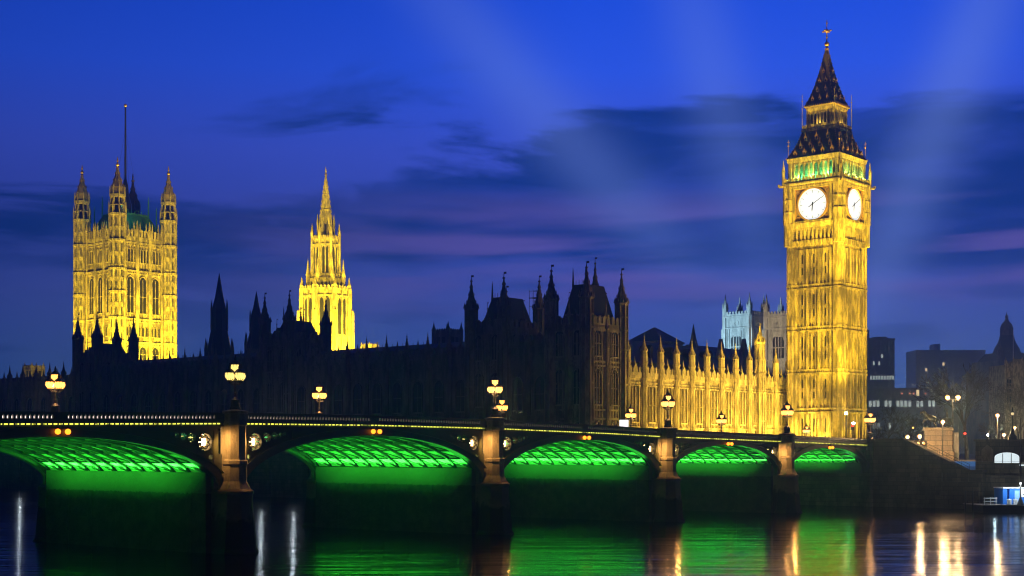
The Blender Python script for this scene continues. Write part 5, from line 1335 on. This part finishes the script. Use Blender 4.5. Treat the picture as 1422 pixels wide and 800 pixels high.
# ------------------------------------------------------------------ distant right buildings
def office(px0, px1, py, D, depth, label, rows, cols, lit, roofbits=(), rz=0, name='office_block', curve=0, base=8):
    x0, y = at(px0, D); x1, _ = at(px1, D); z = hz(py, D) - base; w = x1 - x0
    o = thing(name, (x0, y, base), rz, label, 'office building')
    m = MB(); m.box(0, w, 0, depth, 0, z)
    fh = z / rows
    for r in range(rows): m.box(0, w, -.3, .02, r * fh - .0, r * fh + fh * .35)
    for c in range(cols + 1): u = min(w - .15, max(.15, c * w / cols)); m.box(u - .15, u + .15, -.4, .02, 0, z)
    for a, b, h in roofbits: m.box(w * a, w * b, depth * .2, depth * .7, z, z + h)
    m.box(-.2, w + .2, -.5, depth + .2, z - .4, z + .3)
    m.build('wall', M_CONC, o)
    cw = w / cols
    for (r, c, kind) in lit:
        q = MB(); e_ = cw / 2 - .28 if kind == 2 else .22; q.box(c * cw + e_, (c + 1) * cw - e_, -.12, .015, r * fh + fh * (.5 if kind == 2 else .38), r * fh + fh * (.64 if kind == 2 else .92)); q.build('window', {0: M_OFFICE, 1: M_WINWARM, 2: M_WINRED}[kind], o)
    rnd = random.Random(px0)
    return o
rnd = random.Random(3)
lit = [(10, c, 0) for c in range(3, 12)] + [(12, 4, 0), (12, 6, 0), (13, 7, 0), (8, 7, 0)]
office(1196, 1242, 471, 620, 30, 'hazy blue office tower right behind the clock tower with a lit floor', 16, 12, lit, ((.15, .35, 4.5), (.5, .9, 1.5)))
office(1272, 1368, 487, 800, 20, 'wide hazy blue slab office block behind the bare tree', 18, 24, [(14, 3, 1), (15, 9, 1), (8, 5, 1)], ((.30, .33, 4), (.35, .38, 4)))
lit = [(4, c, 0) for c in range(1, 12) if c not in (4, 7)] + [(4, c, 0) for c in (13, 14, 16, 17)] + [(5, c, 2) for c in (9, 11, 12, 15)] + [(5, 13, 1)] + [(2, c, 0) for c in (2, 3, 6)]
office(1200, 1332, 540, 520, 24, 'low hazy blue office building with rows of lit windows right of the clock tower', 6, 24, lit, ())
# domed hall
D = 640; x, y = at(1398, D); o = thing('domed_hall', (x, y, 8), R_(20), 'dark domed building with a small lantern on top at far right', 'hall'); G = -8
zz = lambda py: hz(py, D) - 8
m = MB(); m.box(-14, 14, -10, 10, 0, zz(520)); m.box(-11.5, 11.5, -9, 9, zz(520), zz(503)); m.box(-14.4, 14.4, -10.4, 10.4, zz(522), zz(519))
for u in (-10, 10): m.stack(u, -8, [(1.6, zz(503)), (1.5, zz(492)), (1.0, zz(486)), (.3, zz(482)), (.05, zz(474))], 8)
for i in range(7): m.box(-10.4 + i * 3.3, -9.2 + i * 3.3, -10.3, -9.9, 3, zz(522))
m.build('wall', M_DARKST, o)
m = MB(); m.sq(0, 0, 9, 6.6, zz(503), zz(491)); m.lathe(0, 0, [(6.2, zz(492)), (5.4, zz(484)), (4.0, zz(477)), (3.3, zz(471)), (3.0, zz(466))], 16); m.build('dome', M_SLATE, o)
m = MB(); m.stack(0, 0, [(2.9, zz(467)), (3.0, zz(461)), (2.9, zz(455)), (2.2, zz(450)), (1.0, zz(446)), (.4, zz(440)), (.06, zz(433))], 8); m.ball((0, 0, zz(440)), .8); m.build('lantern', M_DARKST, o)
# pale stone gabled tower with flagpole
D = 420; x, y = at(1407, D); o = thing('stone_guildhall', (x, y, 8), R_(8), 'dim yellowish stone gothic building with a flagpole at far right', 'building')
zz = lambda py: hz(py, D) - 8
m = MB(); m.box(-4.6, 8, -4, 6, 0, zz(508)); m.box(-2.0, .6, -4.5, -3.9, 0, zz(500)); m.box(3.2, 5.8, -4.5, -3.9, 0, zz(500))
crenels(m, -4.6, 8, -4.1, -3.8, zz(508), zz(505), 10)
for u in (-4.5, -2.0, .6): m.stack(u, -4.2, [(.4, 0), (.4, zz(503)), (.02, zz(497))], 8)
for z in (548, 528, 512): m.box(-4.7, 8, -4.35, -3.9, zz(z), zz(z) + .4)
m.build('wall', M_STONE_F, o)
w0 = None
for u, z, hgt in ((-3.4, 560, 4.6), (-3.4, 540, 3), (1.9, 560, 5), (1.9, 536, 4), (6.8, 560, 4.6)):
    w = window_mb(1.5, hgt, 2).build('window', [M_STONE_F, M_WINDOW], o); w.location = (u, -4, zz(z))
m = MB(); m.stack(0, 0, [(.12, zz(508)), (.07, zz(458))], 6); m.build('flagpole', M_WHITE, o)
lamp('SPOT', 'floodlight', (x - 10, y - 30, 9), 9000, (1, .75, .3), None, (x, y - 3, 24), spot_size=R_(70), spot_blend=.6, shadow_soft_size=.5)

# ------------------------------------------------------------------ bare trees
def bare_tree(seed, H, label, loc, group, spread=1.0, twigm=M_TWIG, depth=6, rt=.26):
    rnd = random.Random(seed); o = thing('bare_tree', loc, rnd.random() * 6, label, 'tree', group)
    tr = MB(); cr = MB()
    def grow(mb, p, d, L, r, lev):
        segs = 3 if lev < 3 else 2; q = p
        for i in range(segs):
            k_ = .03 if lev == 0 else .12; d = (d + Vector((rnd.gauss(0, k_), rnd.gauss(0, k_), .03 if lev < 3 else rnd.gauss(0, .05)))).normalized(); n = q + d * (L / segs)
            r1 = r * (.86 if lev else .9); mb.tube(q, n, r, r1, 7 if lev == 0 else (5 if lev < 3 else 3)); q = n; r = r1
            if lev > 0 and lev < depth and i < segs - 1 and rnd.random() < .8: branch(q, d, L * rnd.uniform(.45, .65), r * .6, lev + 1)
        if lev < depth:
            for k in range(rnd.choice((2, 3)) if lev else 4): branch(q, d, L * rnd.uniform(.62, .8), r * rnd.uniform(.6, .78), lev + 1)
    def branch(p, d, L, r, lev):
        a = rnd.uniform(.35, .75) * spread; ax = Vector((rnd.gauss(0, 1), rnd.gauss(0, 1), rnd.gauss(0, .4))).normalized()
        dd = (Matrix.Rotation(a, 3, ax) @ d); dd.z += .06; grow(cr, p, dd.normalized(), L, max(r, .034), lev)
    grow(tr, Vector((0, 0, -.2)), Vector((0, 0, 1)), H * .34, rt, 0)
    tr.build('trunk', M_BARK, o, True); cr.build('crown', twigm, o); return o
x, y = at(1343, 286); bare_tree(5, 19.5, 'tall dark bare tree standing behind the pier building', (x, y, 8), None, 1.0, M_BARK, 6, .38)
TG = 'hazy bare trees behind the right bank'
proto = None
for i, (px, D, H, lb) in enumerate(((1232, 330, 12, 'bare bushy tree just right of the clock tower base'), (1258, 345, 11, 'bare tree left of the pedestal behind the pair of lamps'), (1289, 360, 12, 'bare tree directly behind the chariot group'),
                                    (1412, 330, 17, 'bare tree at the right edge before the stone gothic building'), (1371, 340, 9, 'small bare tree right of the tall dark tree'), (1216, 350, 10, 'bare tree half hidden by the clock tower edge'))):
    x, y = at(px, D)
    bare_tree(20 + i, H, lb, (x, y, 8), TG, 1.15, M_TWIG, 5 if H < 15 else 6, .2)
# warm street glow among those trees comes from the lamps themselves
# terrace lamps whose reflections streak the dark water under the left arches
for px, lb in ((27, 'white terrace lamp seen under the leftmost arch'), (362, 'white terrace lamp under the second arch, left one of two'), (407, 'white terrace lamp under the second arch, right one of two')):
    xx = (px - 711) / 2000
    # on the terrace edge 2 m behind the river wall
    a = PL(-8.2, 0); t = (a.x - xx * a.y) / (xx * R2.y - R2.x); p = a + R2 * t
    o = thing('terrace_lamp', (p.x, p.y, 9.4), 0, lb, 'lamp', 'white lamps on the river terrace')
    m = MB(); m.stack(0, 0, [(.16, 0), (.08, .3), (.06, 2.2)], 8); m.build('post', M_IRON, o)
    m = MB(); m.ball((0, 0, 2.5), .28, 10, 8); m.build('lamp_glass', M_COOL, o)

# ------------------------------------------------------------------ river haze
HAZE = True
if HAZE:
    hm = bpy.data.materials.new('river_haze'); hm.use_nodes = True; ht = NT(hm.node_tree)
    ht.n.remove(ht.n['Principled BSDF']); pv = ht.node('ShaderNodeVolumePrincipled'); pv.inputs['Density'].default_value = .00055; pv.inputs['Anisotropy'].default_value = .8
    pv.inputs['Color'].default_value = (.48, .80, 1.0, 1); ht.l.new(pv.outputs[0], ht.n['Material Output'].inputs['Volume'])
    hb = MB(); hb.box(-720, 720, -120, 905, -4, 126); tag(hb.build('haze', hm), None, None, None, 'stuff')
    SC.cycles.volume_bounces = 0
